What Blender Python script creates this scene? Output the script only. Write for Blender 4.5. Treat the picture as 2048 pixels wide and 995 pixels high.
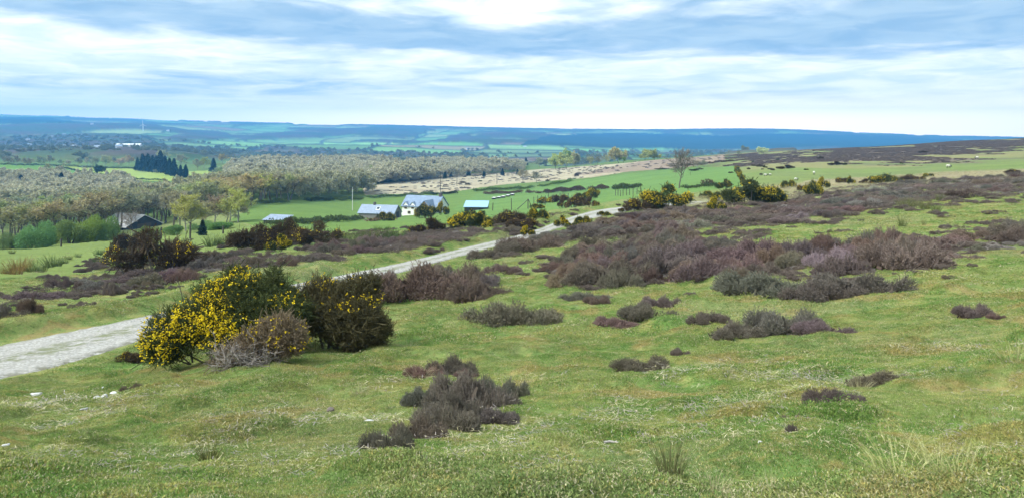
import bpy, math, random
import numpy as np
for _o in list(bpy.data.objects): bpy.data.objects.remove(_o)
SC = bpy.context.scene
COL = SC.collection
R = math.radians
F, U0, VH = 1500.0, 1024.0, 262.0          # focal length, centre column and level row, in photo pixels

# ------------------------------------------------------------------ camera
cam_d = bpy.data.cameras.new('camera'); cam = bpy.data.objects.new('camera', cam_d); COL.objects.link(cam)
cam.location = (0, 0, 0); cam.rotation_euler = (R(90), 0, 0)
cam_d.sensor_width = 36; cam_d.lens = F/2048*36; cam_d.shift_y = -(497.5-VH)/2048
cam_d.clip_start = 0.1; cam_d.clip_end = 40000
SC.camera = cam

# ------------------------------------------------------------------ light
SUN_EL, SUN_AZ = R(48), R(-112)             # azimuth from +Y, clockwise positive: the sun is to the left and a little behind
sd = bpy.data.lights.new('sun', 'SUN'); sun = bpy.data.objects.new('sun', sd); COL.objects.link(sun)
sd.energy = 1.5; sd.angle = R(10); sd.color = (1, .95, .87)
sun.rotation_euler = (R(90)-SUN_EL, 0, math.pi - SUN_AZ)
SUNV = (math.sin(SUN_AZ)*math.cos(SUN_EL), math.cos(SUN_AZ)*math.cos(SUN_EL), math.sin(SUN_EL))
SC.view_settings.view_transform = 'Standard'; SC.view_settings.look = 'None'
SC.view_settings.gamma = 1; SC.view_settings.exposure = 0.60; SC.view_settings.use_curve_mapping = False

class NT:
    """short-hand for building node trees"""
    def __init__(s, tree): s.t = tree; s.n = tree.nodes; s.l = tree.links
    def node(s, typ, **kw):
        nd = s.n.new(typ)
        for k, v in kw.items(): setattr(nd, k, v)
        return nd
    def set(s, sock, v):
        if v is None: return
        if isinstance(v, bpy.types.NodeSocket): s.l.new(v, sock)
        elif isinstance(v, (tuple, list)) and len(v) == 3 and sock.type == 'RGBA': sock.default_value = (*v, 1)
        else: sock.default_value = v
    def math(s, op, a, b=None, c=None, clamp=False):
        nd = s.node('ShaderNodeMath', operation=op, use_clamp=clamp)
        s.set(nd.inputs[0], a); s.set(nd.inputs[1], b); s.set(nd.inputs[2], c)
        return nd.outputs[0]
    def vmath(s, op, a, b=None, out=0):
        nd = s.node('ShaderNodeVectorMath', operation=op); s.set(nd.inputs[0], a); s.set(nd.inputs[1], b)
        return nd.outputs[out]
    def mix(s, fac, a, b, blend='MIX'):
        nd = s.node('ShaderNodeMix', data_type='RGBA', blend_type=blend); nd.clamp_factor = True
        s.set(nd.inputs[0], fac); s.set(nd.inputs[6], a); s.set(nd.inputs[7], b)
        return nd.outputs[2]
    def ramp(s, v, lo, hi, a=0., b=1., smooth=True):
        nd = s.node('ShaderNodeMapRange', interpolation_type='SMOOTHSTEP' if smooth else 'LINEAR', clamp=True)
        s.set(nd.inputs[0], v); nd.inputs[1].default_value = lo; nd.inputs[2].default_value = hi
        nd.inputs[3].default_value = a; nd.inputs[4].default_value = b
        return nd.outputs[0]
    def noise(s, vec, scale, detail=3, rough=.55, dist=0., out=0):
        nd = s.node('ShaderNodeTexNoise'); s.set(nd.inputs['Vector'], vec)
        nd.inputs['Scale'].default_value = scale; nd.inputs['Detail'].default_value = detail
        nd.inputs['Roughness'].default_value = rough; nd.inputs['Distortion'].default_value = dist
        return nd.outputs[out]
    def comb(s, x, y, z):
        nd = s.node('ShaderNodeCombineXYZ'); s.set(nd.inputs[0], x); s.set(nd.inputs[1], y); s.set(nd.inputs[2], z)
        return nd.outputs[0]

def make_world():
    w = bpy.data.worlds.new('World'); SC.world = w; w.use_nodes = True
    k = NT(w.node_tree); k.n.clear()
    tc = k.node('ShaderNodeTexCoord').outputs['Generated']
    d = k.vmath('NORMALIZE', tc)
    sp = k.node('ShaderNodeSeparateXYZ'); k.set(sp.inputs[0], d)
    x, y, z = sp.outputs
    sky = k.node('ShaderNodeTexSky', sky_type='NISHITA'); sky.sun_disc = False
    sky.sun_elevation = SUN_EL; sky.sun_rotation = SUN_AZ; sky.altitude = 300; sky.air_density = 1.0; sky.dust_density = 1.5
    zz = k.math('ADD', k.math('MAXIMUM', z, 0.0), 0.055)
    px, py = k.math('DIVIDE', x, zz), k.math('DIVIDE', y, zz)      # where the ray meets a flat cloud layer
    P = k.comb(px, k.math('MULTIPLY', py, 1.0), 0.)
    az = k.math('ARCTAN2', x, y)
    # broad cover, medium rolls, fine wisps
    big = k.noise(k.vmath('ADD', P, (3.1, 7.7, 0)), .42, 2, .5, .3)
    A = k.comb(k.math('MULTIPLY', az, 7.5), k.math('MULTIPLY', k.math('LOGARITHM', zz, 2.718), 7.0), 0.)
    med = k.noise(k.vmath('ADD', A, (11.3, 1.2, 4)), .45, 5, .55, .8)
    fine = k.noise(k.vmath('ADD', A, (2., 31., 0)), 1.15, 6, .56, .7)
    def blob(a0, z0, sa, sz):                                       # a bank of cloud at a compass bearing and height
        da = k.math('DIVIDE', k.math('SUBTRACT', az, a0), sa); dz = k.math('DIVIDE', k.math('SUBTRACT', z, z0), sz)
        q = k.math('ADD', k.math('MULTIPLY', da, da), k.math('MULTIPLY', dz, dz))
        return k.math('EXPONENT', k.math('MULTIPLY', q, -1.0))
    dark = k.math('ADD', k.math('MULTIPLY', big, .55), k.math('MULTIPLY', med, .55))
    for (a0, z0, sa, sz, wgt) in [(.48, .125, .26, .030, .50), (-.42, .145, .26, .030, .38), (.02, .115, .22, .018, .26), (-.20, .135, .14, .02, .2),
                                  (-.64, .095, .11, .030, -.60), (.45, .068, .36, .022, -.45), (-.22, .100, .20, .016, -.36), (-.05, .160, .13, .022, -.42), (-.30, .07, .35, .015, -.1)]:
        dark = k.math('ADD', dark, k.math('MULTIPLY', blob(a0, z0, sa, sz), wgt*.62))
    dark = k.math('ADD', dark, k.math('MULTIPLY', k.math('SUBTRACT', fine, .5), .55))
    dm = k.ramp(dark, .38, .72)
    white, grey = (8.3, 8.8, 8.8), (3.3, 4.7, 6.0)
    cl = k.mix(dm, white, grey)
    puff = k.noise(k.vmath('ADD', A, (5., 9., 2)), 1.5, 6, .55, .6)
    cl = k.mix(1., cl, k.mix(k.ramp(puff, .30, .70), (.80, .87, .94), (1.22, 1.14, 1.06)), 'MULTIPLY')
    hole = k.ramp(k.math('ADD', k.math('MULTIPLY', fine, .5), k.math('MULTIPLY', med, .5)), .44, .34)
    blue = k.mix(.30, sky.outputs[0], (4.2, 6.8, 8.6))
    cl = k.mix(k.math('MULTIPLY', hole, .35), cl, blue)
    hz = k.ramp(z, .010, .060, 1., 0.)
    hzc = k.mix(k.ramp(az, -.6, .15), (14.0, 13.8, 12.8), (26.0, 21.5, 15.0))
    cl = k.mix(hz, cl, hzc)
    # the veil glows round the hidden sun
    dt = k.node('ShaderNodeVectorMath', operation='DOT_PRODUCT'); k.set(dt.inputs[0], d); dt.inputs[1].default_value = SUNV
    g = k.math('POWER', k.math('MAXIMUM', dt.outputs['Value'], 0.), 12.)
    cl = k.mix(1., cl, k.mix(g, (1, 1, 1), (12., 11.2, 10.2)), 'MULTIPLY')
    bg = k.node('ShaderNodeBackground'); k.set(bg.inputs[0], cl); bg.inputs[1].default_value = .1
    out = k.node('ShaderNodeOutputWorld'); k.l.new(bg.outputs[0], out.inputs[0])
make_world()
SC.cycles.use_denoising = True
try: SC.cycles.denoising_input_passes = 'RGB_ALBEDO_NORMAL'; SC.cycles.denoising_prefilter = 'ACCURATE'
except Exception: pass
SC.cycles.max_bounces = 5; SC.cycles.diffuse_bounces = 3; SC.cycles.transparent_max_bounces = 8; SC.cycles.volume_bounces = 0

# ------------------------------------------------------------------ terrain
def smooth(a, b, x):
    t = np.clip((x-a)/(b-a), 0, 1); return t*t*(3-2*t)
def _hash(i, j, s):
    h = (i.astype(np.int64)*374761393 + j.astype(np.int64)*668265263 + s*1442695041) & 0xFFFFFFFF
    h = ((h ^ (h >> 13))*1274126177) & 0xFFFFFFFF
    return ((h ^ (h >> 16)) & 0xFFFFFF)/float(0xFFFFFF)
def vnoise(x, y, s=0):
    i = np.floor(x); j = np.floor(y); fx = x-i; fy = y-j
    fx = fx*fx*(3-2*fx); fy = fy*fy*(3-2*fy)
    a = _hash(i, j, s); b = _hash(i+1, j, s); c = _hash(i, j+1, s); d = _hash(i+1, j+1, s)
    return (a*(1-fx)+b*fx)*(1-fy) + (c*(1-fx)+d*fx)*fy
def fbm(x, y, o=3, s=0):
    r = 0; a = .5; n = 0
    for q in range(o):
        r = r + a*vnoise(x, y, s+q*7); n += a; a *= .5; x = x*2.03+17.1; y = y*1.97-9.3
    return r/n
# for nine bearings: how the land falls and rises with distance (metres ahead, sight-line row)
PROF = {
0: [(3.9,995),(8,860),(14,790),(19.5,738),(21.5,714),(24,688),(28,650),(36,605),(46,572),(60,545),(90,518),(130,500),(170,490),(200,486),(260,462),(350,430),(450,408),(600,372),(640,356),(760,333),(900,327),(1200,315),(1800,302),(3000,270),(4500,243),(5200,241),(6500,229)],
256: [(3.9,995),(8,868),(13,790),(17,745),(21,706),(24,675),(28,640),(33,612),(40,585),(50,560),(65,535),(90,510),(130,485),(180,467),(230,458),(280,453),(350,428),(450,405),(600,368),(680,354),(800,343),(900,332),(1200,312),(1800,300),(3000,272),(4500,250),(5200,248),(6500,238)],
512: [(3.9,995),(8,865),(12,780),(16,722),(21,675),(27,628),(33,590),(38,570),(44,548),(54,520),(68,500),(90,480),(130,460),(180,443),(230,428),(280,412),(380,390),(500,374),(650,360),(750,349),(900,335),(1000,330),(1150,334),(1600,322),(2200,306),(2700,293),(3200,290),(4500,266),(6500,247)],
768: [(3.9,995),(8,860),(12,770),(16,712),(21,655),(27,610),(34,575),(40,552),(45,535),(54,512),(68,490),(90,472),(120,460),(160,450),(220,440),(300,425),(360,405),(420,390),(500,375),(620,362),(750,348),(900,334),(1000,330),(1150,338),(1700,322),(2300,304),(2800,293),(3300,290),(4500,272),(6500,252)],
1024: [(3.8,995),(8,850),(12,760),(16,700),(21,643),(27,592),(34,557),(42,530),(52,502),(64,478),(72,464),(90,450),(120,438),(160,428),(220,415),(300,402),(400,386),(500,368),(620,356),(750,346),(900,334),(950,332),(1100,340),(1700,322),(2300,306),(3000,292),(4200,276),(6500,258)],
1280: [(3.7,995),(8,838),(12,745),(16,685),(21,625),(27,575),(34,535),(42,505),(52,475),(64,452),(80,430),(100,417),(130,405),(170,393),(220,382),(300,370),(380,358),(460,343),(560,332),(700,322),(760,320),(900,330),(1700,318),(2300,306),(2800,301),(3400,300),(4500,283),(6500,261)],
1536: [(3.6,995),(8,815),(12,722),(16,662),(21,605),(27,553),(34,515),(42,485),(52,458),(64,437),(80,418),(100,402),(130,385),(170,366),(220,350),(300,334),(400,320),(500,310),(600,304),(680,303),(900,312),(1700,318),(2800,306),(3500,300),(4500,286),(6500,260)],
1792: [(3.5,995),(8,792),(12,700),(16,640),(21,582),(27,533),(34,495),(42,466),(52,438),(64,415),(80,396),(100,381),(130,366),(170,352),(220,338),(300,320),(400,304),(500,295),(580,291),(800,300),(2000,318),(3500,306),(4500,292),(6500,270)],
2048: [(3.4,995),(8,770),(12,675),(16,615),(21,558),(27,510),(34,474),(42,448),(52,423),(64,401),(80,381),(100,366),(130,352),(170,338),(220,324),(300,306),(400,292),(500,282),(580,277),(800,286),(2000,310),(3500,302),(4500,292),(6500,277)],
}
def pchip(xs, ys, xq):
    h = np.diff(xs); dl = np.diff(ys)/h; n = len(xs); m = np.zeros(n)
    for i in range(1, n-1):
        if dl[i-1]*dl[i] > 0:
            w1 = 2*h[i]+h[i-1]; w2 = h[i]+2*h[i-1]; m[i] = (w1+w2)/(w1/dl[i-1]+w2/dl[i])
    m[0] = dl[0]; m[-1] = dl[-1]
    k = np.clip(np.searchsorted(xs, xq)-1, 0, n-2); t = (xq-xs[k])/h[k]
    return ((1+2*t)*(1-t)**2*ys[k] + t*(1-t)**2*h[k]*m[k] + t*t*(3-2*t)*ys[k+1] + t*t*(t-1)*h[k]*m[k+1])
LD0, LD1, NLD = math.log(3.4), math.log(9000.), 700
_ld = np.linspace(LD0, LD1, NLD)
_us = np.arange(-512, 2561, 32.0)
_cols = []
for uk in sorted(PROF):
    a = np.array(PROF[uk], float); lx = np.log(a[:, 0])
    q = np.clip(_ld, lx[0], lx[-1]); v = pchip(lx, a[:, 1], q)
    v = np.where(_ld < lx[0], a[0, 1]+(lx[0]-_ld)*900, v)
    v = np.where(_ld > lx[-1], a[-1, 1]+(_ld-lx[-1])*30, v)
    _cols.append(v)
_cols = np.array(_cols)                                   # 9 x NLD
_cols = np.vstack([2*_cols[:1]-_cols[1:2], _cols, 2*_cols[-1:]-_cols[-2:-1]])   # one more bearing on either side
_VT = np.zeros((len(_us), NLD))
for i, u in enumerate(_us):
    t = np.clip((u+256)/256, 0, 9.999); k = int(t); f = t-k
    g = lambda j: _cols[min(max(j, 0), 10)]
    p0, p1, p2, p3 = g(k-1), g(k), g(k+1), g(k+2)
    _VT[i] = p1+.5*f*(p2-p0+f*(2*p0-5*p1+4*p2-p3+f*(3*(p1-p2)+p3-p0)))
def Vrow(u, D):
    a = np.clip((u+512)/32, 0, len(_us)-1.001); i = a.astype(int); fa = a-i
    b = np.clip((np.log(np.maximum(D, .5))-LD0)/(LD1-LD0)*(NLD-1), 0, NLD-1.001); j = b.astype(int); fb = b-j
    return (_VT[i, j]*(1-fa)+_VT[i+1, j]*fa)*(1-fb)+(_VT[i, j+1]*(1-fa)+_VT[i+1, j+1]*fa)*fb
def uD(x, y):
    r = np.hypot(x, y); az = np.clip(np.arctan2(x, y), -R(43), R(43))
    return U0+F*np.tan(az), np.maximum(r*np.cos(az), .01)
def base_h(x, y):
    u, D = uD(x, y)
    Dm = np.maximum(D, 3.45)
    z = (VH-Vrow(u, Dm))/F*Dm
    z = np.where(D < 3.45, -1.62+(z+1.62)*(D/3.45)**1.5, z)
    r = np.hypot(x, y); az = np.arctan2(x, y)
    back = smooth(R(60), R(110), np.abs(az))                # behind the viewer the moor simply goes on rising
    return z*(1-back) + back*(-1.62+.05*np.minimum(r, 300))
def px2xy(u, v, d0=3.5, d1=7000):
    """the point where the sight line (u, v) meets the land between d0 and d1 metres"""
    D = np.exp(np.linspace(math.log(d0), math.log(d1), 1500)); u = float(u)
    w = Vrow(np.full_like(D, u), D) - v
    k = np.nonzero((w[:-1] >= 0) & (w[1:] < 0))[0]
    i = k[0] if len(k) else int(np.argmin(np.abs(w)))
    d = D[i] if not len(k) else D[i]+(D[i+1]-D[i])*w[i]/(w[i]-w[i+1])
    return (u-U0)/F*d, d
def in_poly(u, v, poly):
    c = np.zeros(u.shape, bool); n = len(poly)
    for i in range(n):
        x0, y0 = poly[i]; x1, y1 = poly[(i+1) % n]
        if y0 == y1: continue
        m = ((y0 > v) != (y1 > v)) & (u < (x1-x0)*(v-y0)/(y1-y0)+x0)
        c ^= m
    return c
# the track: its two edges
ROAD_L = [(-480,812),(-300,760),(-150,722),(0,688),(100,668),(200,650),(340,620),(470,589),(560,573),(620,562),(700,546),(800,526),(860,512),(960,487),(1030,472),(1080,458),(1110,445),(1150,431),(1190,420),(1245,413.5),(1330,407),(1420,402)]
ROAD_R = [(-480,893),(-300,838),(-150,797),(0,757),(100,738),(200,708),(340,660),(470,618),(560,597),(620,583),(700,569),(800,546),(860,529),(960,502),(1030,484.5),(1080,470),(1110,459),(1150,448),(1190,437),(1245,424),(1330,413),(1420,407)]
def _res(pts, n):
    p = np.array([px2xy(*q) for q in pts]); t = np.linspace(0, len(p)-1, n)
    return np.c_[np.interp(t, np.arange(len(p)), p[:, 0]), np.interp(t, np.arange(len(p)), p[:, 1])]
def _sm(a):
    for _ in range(60): a[1:-1] = (a[:-2]+2*a[1:-1]+a[2:])/4
    return a
RL, RR = _sm(_res(ROAD_L, 420)), _sm(_res(ROAD_R, 420))
def road_dist(x, y):
    """distance from the track's edge (negative on the track)"""
    out = np.full(x.shape, 50.0); m = (np.abs(x) < 80) & (y < 190) & (y > -5)
    if m.any():
        px, py = x[m], y[m]; best = np.full(px.shape, 1e9)
        for E in (RL, RR):
            for i in range(0, len(E)-1, 5):
                a = E[i]; b = E[min(i+5, len(E)-1)]; ab = b-a; L = ab@ab+1e-9
                t = np.clip(((px-a[0])*ab[0]+(py-a[1])*ab[1])/L, 0, 1)
                best = np.minimum(best, np.hypot(px-a[0]-t*ab[0], py-a[1]-t*ab[1]))
        ins = in_poly(px, py, [tuple(q) for q in RL[::5]]+[tuple(q) for q in RR[::-5]])
        out[m] = np.where(ins, -best, best)
    return out
FIELD_POLYS = [
 ([(0,482),(230,478),(470,440),(500,455),(640,468),(820,468),(880,455),(800,490),(640,500),(470,505),(300,520),(200,540),(60,575),(-400,640),(-500,480)], 50, 230, (.150,.195,.055)),      # rushy pasture below the bank
 ([(460,440),(520,405),(760,392),(960,378),(1000,398),(960,440),(780,470),(600,470)], 100, 460, (.120,.190,.045)),            # fields round the house
 ([(905,418),(960,385),(1010,380),(1060,376),(1140,362),(1340,338),(1475,331),(1482,372),(1400,384),(1240,400),(1120,418),(1040,432),(960,440)], 110, 480, (.120,.205,.055)),
 ([(-600,329),(80,329),(150,342),(195,353),(-600,356)], 560, 900, (.125,.235,.045)),
 ([(110,331),(272,337),(330,345),(470,338),(480,352),(330,364),(250,359),(180,348)], 560, 900, (.26,.33,.075)),
 ([(725,375),(870,350),(1000,345),(1260,326),(1330,319),(1440,311),(1442,321),(1300,335),(1190,353),(1000,371),(860,386),(730,390)], 380, 800, (.37,.325,.215)),
 ([(1140,352),(1260,328),(1330,319),(1450,309),(1450,321),(1380,332),(1250,343)], 380, 800, (.25,.19,.14)),
]
HEATH = [
 [(1110,545),(1200,500),(1320,470),(1400,478),(1480,500),(1640,500),(1760,495),(1880,500),(1800,560),(1700,588),(1560,585),(1470,560),(1380,560),(1260,575),(1150,585)],
 [(1070,470),(1200,448),(1290,430),(1400,428),(1560,415),(1680,395),(1760,400),(1700,440),(1540,455),(1480,478),(1380,470),(1260,470),(1150,495),(1080,495)],
 [(1640,412),(1720,388),(1860,365),(2060,350),(2060,385),(1960,395),(1850,400),(1760,420),(1660,432)],
 [(1820,512),(1900,480),(2060,452),(2060,490),(1960,505),(1850,530)],
 [(0,615),(60,590),(140,565),(250,548),(400,540),(420,520),(560,510),(700,495),(760,478),(770,492),(700,512),(560,532),(430,545),(380,562),(230,590),(120,598),(60,640),(0,665)],
 [(760,486),(900,470),(1010,470),(1060,455),(1040,475),(960,485),(860,500),(780,505)]]
def covers(x, y):
    """land cover: colour, and weight of that colour over the moor turf"""
    u, D = uD(x, y); v = Vrow(u, np.maximum(D, 3.5))
    n = x.shape[0]; c = np.zeros((n, 3)); w = np.zeros(n)
    def paint(m, col, a=1.):
        m = np.clip(m*a, 0, 1)[:, None]; c[:] = c*(1-m)+np.array(col)*m
    wob = (fbm(x/17, y/17, 3, 5)-.5)
    far = smooth(230, 330, D); w[:] = far
    paint(np.ones(n), (.11, .165, .045))
    # the heather slope on the right
    slope = smooth(1380, 1500, u)*smooth(110, 140, D)
    hp = fbm(x/26, y/60, 4, 21); hp2 = fbm(x/7, y/16, 3, 22)
    hz_ = smooth(.50, .56, hp*.6+hp2*.4+.09*smooth(260, 420, D)+.04*smooth(1700, 2000, u))
    gre = smooth(.45, .6, fbm(x/40, y/30, 3, 9))[:, None]
    col = (np.array((.17, .20, .065))*(1-gre)+np.array((.22, .21, .09))*gre)
    hc = np.array((.155, .120, .088))
    cc = col*(1-hz_[:, None])+hc*hz_[:, None]
    greenband = smooth(150, 175, D)*(1-smooth(225, 275, D+wob*60+(fbm(x/9, y/30, 3, 24)-.5)*120))
    cc = cc*(1-.8*greenband[:, None])+.8*greenband[:, None]*np.array((.15, .205, .06))
    c[:] = c*(1-slope[:, None])+cc*slope[:, None]; w[:] = np.maximum(w, slope)
    near = (D > 20) & (D < 200)
    hm = np.zeros(n)
    wu, wv = (fbm(x/2.5, y/2.5, 3, 15)-.5)*3, (fbm(x/2.5+9, y/2.5, 3, 16)-.5)*3
    for poly in HEATH: hm = np.maximum(hm, in_poly(u+wu*14, v+wv*7, poly)*1.)
    hm = hm*near*smooth(.35, .55, fbm(x/1.6, y/1.6, 3, 17))
    paint(hm, (.11, .10, .06), .8); w[:] = np.maximum(w, hm*.5)
    # straw-coloured grass in front of it
    st = in_poly(u, v+wob*10, [(1380,400),(1500,378),(1640,362),(1900,345),(2600,325),(2600,352),(2048,362),(1900,366),(1700,385),(1500,412),(1400,420),(1330,418)]) & (D > 55) & (D < 230)
    paint(st.astype(float), (.30, .25, .16), .75); w[:] = np.maximum(w, st*.75)
    for poly, d0, d1, cf in FIELD_POLYS:
        m = in_poly(u+wob*6, v+wob*3, poly) & (D > d0) & (D < d1)
        fade = smooth(d0, d0*1.12, D) if d0 < 120 else 1.
        mf = m*fade; paint(mf, cf); w[:] = np.maximum(w, mf)
    tan = (in_poly(u, v, FIELD_POLYS[5][0]) & (D > 380) & (D < 800))*smooth(.46, .60, fbm(x/14, y/14, 4, 81))
    paint(tan, (.29, .235, .155), .5)
    # valley and far hills: a patchwork of fields, hedges and woods, with cloud shade painted as dark woodland
    fx = x/330+.35*fbm(x/900, y/900, 2, 31)*3; fy = y/430+.35*fbm(x/800, y/1100, 2, 32)*3
    ci, cj = np.floor(fx), np.floor(fy+.5*(ci_ := np.floor(fx) % 2))
    h1 = _hash(ci, cj, 41)[:, None]; h2 = _hash(ci, cj, 42)[:, None]
    fcol = np.array((.10, .22, .06))*(1-h1)+np.array((.17, .22, .09))*h1
    fcol = np.where(h2 > .82, np.array((.16, .12, .08)), fcol)*(.75+.5*_hash(ci, cj, 43)[:, None])
    ex = np.abs(fx-np.round(fx)); yy = fy+.5*ci_; ey = np.abs(yy-np.round(yy))
    hedge = np.maximum(1-smooth(.015, .04, ex), 1-smooth(.03, .075, ey))
    wood = smooth(.515, .545, fbm(x/420+3, y/650, 4, 51)+.03*smooth(3000, 5000, D)+.05*smooth(900, 1400, u)*smooth(3300, 3800, D))
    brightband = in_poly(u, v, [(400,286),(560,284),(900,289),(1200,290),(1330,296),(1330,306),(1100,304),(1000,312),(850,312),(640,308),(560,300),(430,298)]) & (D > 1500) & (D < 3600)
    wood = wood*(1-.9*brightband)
    dkwood_shade = in_poly(u, v+wob*3, [(1020,300),(1080,278),(1250,268),(1450,272),(1600,270),(1900,280),(2200,292),(1800,300),(1330,299)]) & (D > 3000)  # dark woodland colour stands in for cloud shadow on the far ridge
    dkwood_shade |= in_poly(u, v+wob*2, [(-300,243),(0,236),(100,241),(160,246),(165,250),(60,249),(-300,252)]) & (D > 3000)
    wood = np.maximum(wood, dkwood_shade*1.)
    wc = np.array((.085, .070, .055))*(1-smooth(.4, .6, fbm(x/90, y/120, 3, 53)))[:, None]+np.array((.06, .085, .04))*smooth(.4, .6, fbm(x/90, y/120, 3, 53))[:, None]
    wc = np.where(dkwood_shade[:, None], np.array((.025, .045, .03)), wc)
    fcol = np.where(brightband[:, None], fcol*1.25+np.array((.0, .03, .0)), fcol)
    fcol = fcol*(1-hedge[:, None])+np.array((.05, .06, .035))*hedge[:, None]
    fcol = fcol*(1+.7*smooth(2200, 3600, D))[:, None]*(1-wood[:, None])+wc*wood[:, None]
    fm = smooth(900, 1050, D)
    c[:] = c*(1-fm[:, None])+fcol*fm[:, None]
    lift = fm*(np.maximum(wood*(9+5*fbm(x/25, y/25, 2, 61)), hedge*5)*(1-.0*w))
    return c, w, lift
def height(x, y, detail=True):
    z = base_h(x, y)
    if not detail: return z
    u, D = uD(x, y); r = np.hypot(x, y)
    rd = road_dist(x, y); k = smooth(0., 1.6, rd)
    n = (fbm(x/9, y/9, 2, 1)-.5)*.26*smooth(12, 28, r) + (fbm(x/2.6, y/2.6, 2, 2)-.5)*.24*smooth(4, 9, r) + (fbm(x/.75, y/.75, 2, 3)-.5)*.15
    n = n*(1-smooth(120, 260, D)*.85)
    tus = smooth(.52, .75, fbm(x/1.0+5, y/1.0, 2, 71))*.09
    z = z+(n+tus)*k
    z = z+(fbm(x/60, y/60, 2, 4)-.5)*2.0*smooth(200, 500, D)+(fbm(x/500, y/500, 3, 6)-.5)*30*smooth(1300, 3000, D)*(1-smooth(5400, 6300, D))
    # the cut bank above the left edge of the track and the lip below it
    left = x < np.interp(y, RL[:, 1], RL[:, 0])
    z = z+np.where(left, .42, -.10)*np.exp(-((rd-1.6)/.9)**2)*smooth(.2, 1., rd)*(D < 150)
    return z
def ground_at(x, y):
    a, b = np.array([float(x)]), np.array([float(y)])
    return float(height(a, b)[0])+(float(covers(a, b)[2][0]) if y > 900 else 0.)
def at(u, v, d0=3.5, d1=7000):
    x, y = px2xy(u, v, d0, d1); return (x, y, ground_at(x, y))

# ------------------------------------------------------------------ mesh helpers
def mesh_np(name, V, faces, mats=(), midx=None, attrs=None, smooth_=False, parent=None, link=True):
    """faces: list of int arrays (n x 3 or n x 4)"""
    V = np.asarray(V, np.float32); me = bpy.data.meshes.new(name)
    faces = [np.asarray(f, np.int32) for f in faces if len(f)]
    tot = np.concatenate([np.full(len(f), f.shape[1], np.int32) for f in faces])
    loops = np.concatenate([f.ravel() for f in faces])
    me.vertices.add(len(V)); me.vertices.foreach_set('co', V.ravel())
    me.loops.add(len(loops)); me.loops.foreach_set('vertex_index', loops)
    me.polygons.add(len(tot)); me.polygons.foreach_set('loop_start', np.r_[0, np.cumsum(tot)[:-1]].astype(np.int32))
    me.polygons.foreach_set('loop_total', tot)
    if midx is not None: me.polygons.foreach_set('material_index', np.asarray(midx, np.int32))
    me.polygons.foreach_set('use_smooth', np.full(len(tot), smooth_))
    for m in mats: me.materials.append(m)
    for an, arr in (attrs or {}).items():
        arr = np.asarray(arr, np.float32)
        if arr.ndim == 1:
            at_ = me.attributes.new(an, 'FLOAT', 'POINT'); at_.data.foreach_set('value', arr)
        else:
            at_ = me.attributes.new(an, 'FLOAT_COLOR', 'POINT'); at_.data.foreach_set('color', np.c_[arr, np.ones(len(arr))].astype(np.float32).ravel())
    me.update(calc_edges=True); me.validate(clean_customdata=False)
    o = bpy.data.objects.new(name, me)
    if link: COL.objects.link(o)
    if parent: o.parent = parent
    return o
def tag(o, label, cat, group=None, kind=None):
    o['label'] = label; o['category'] = cat
    if group: o['group'] = group
    if kind: o['kind'] = kind
    return o
def empty(name, loc, rz=0., sc=None):
    o = bpy.data.objects.new(name, None); COL.objects.link(o); o.location = loc; o.rotation_euler.z = rz; o.empty_display_size = .3
    if sc is not None: o.scale = sc
    return o
def copy_tree(o, loc, rz, sc):
    c = o.copy(); COL.objects.link(c); c.location = loc; c.rotation_euler = (0, 0, rz); c.scale = sc
    for ch in o.children:
        d = ch.copy(); COL.objects.link(d); d.parent = c
    return c

# ------------------------------------------------------------------ materials
def mat_new(name):
    m = bpy.data.materials.new(name); m.use_nodes = True; k = NT(m.node_tree); k.n.clear()
    b = k.node('ShaderNodeBsdfPrincipled'); out = k.node('ShaderNodeOutputMaterial'); k.l.new(b.outputs[0], out.inputs[0])
    b.inputs['Roughness'].default_value = .85; b.inputs['Specular IOR Level'].default_value = .15
    return m, k, b
def mat_plain(name, col, rough=.8, var=.2, scale=3., spec=.2, metal=0., bump=0.):
    m, k, b = mat_new(name); P = k.node('ShaderNodeTexCoord').outputs['Object']
    n = k.noise(P, scale, 4, .6)
    k.set(b.inputs['Base Color'], k.mix(n, tuple(c*(1-var) for c in col), tuple(min(1, c*(1+var)) for c in col)))
    b.inputs['Roughness'].default_value = rough; b.inputs['Specular IOR Level'].default_value = spec; b.inputs['Metallic'].default_value = metal
    if bump:
        bp = k.node('ShaderNodeBump'); bp.inputs['Strength'].default_value = bump; bp.inputs['Distance'].default_value = .02
        k.set(bp.inputs['Height'], k.noise(P, scale*8, 3)); k.set(b.inputs['Normal'], bp.outputs[0])
    return m
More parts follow.
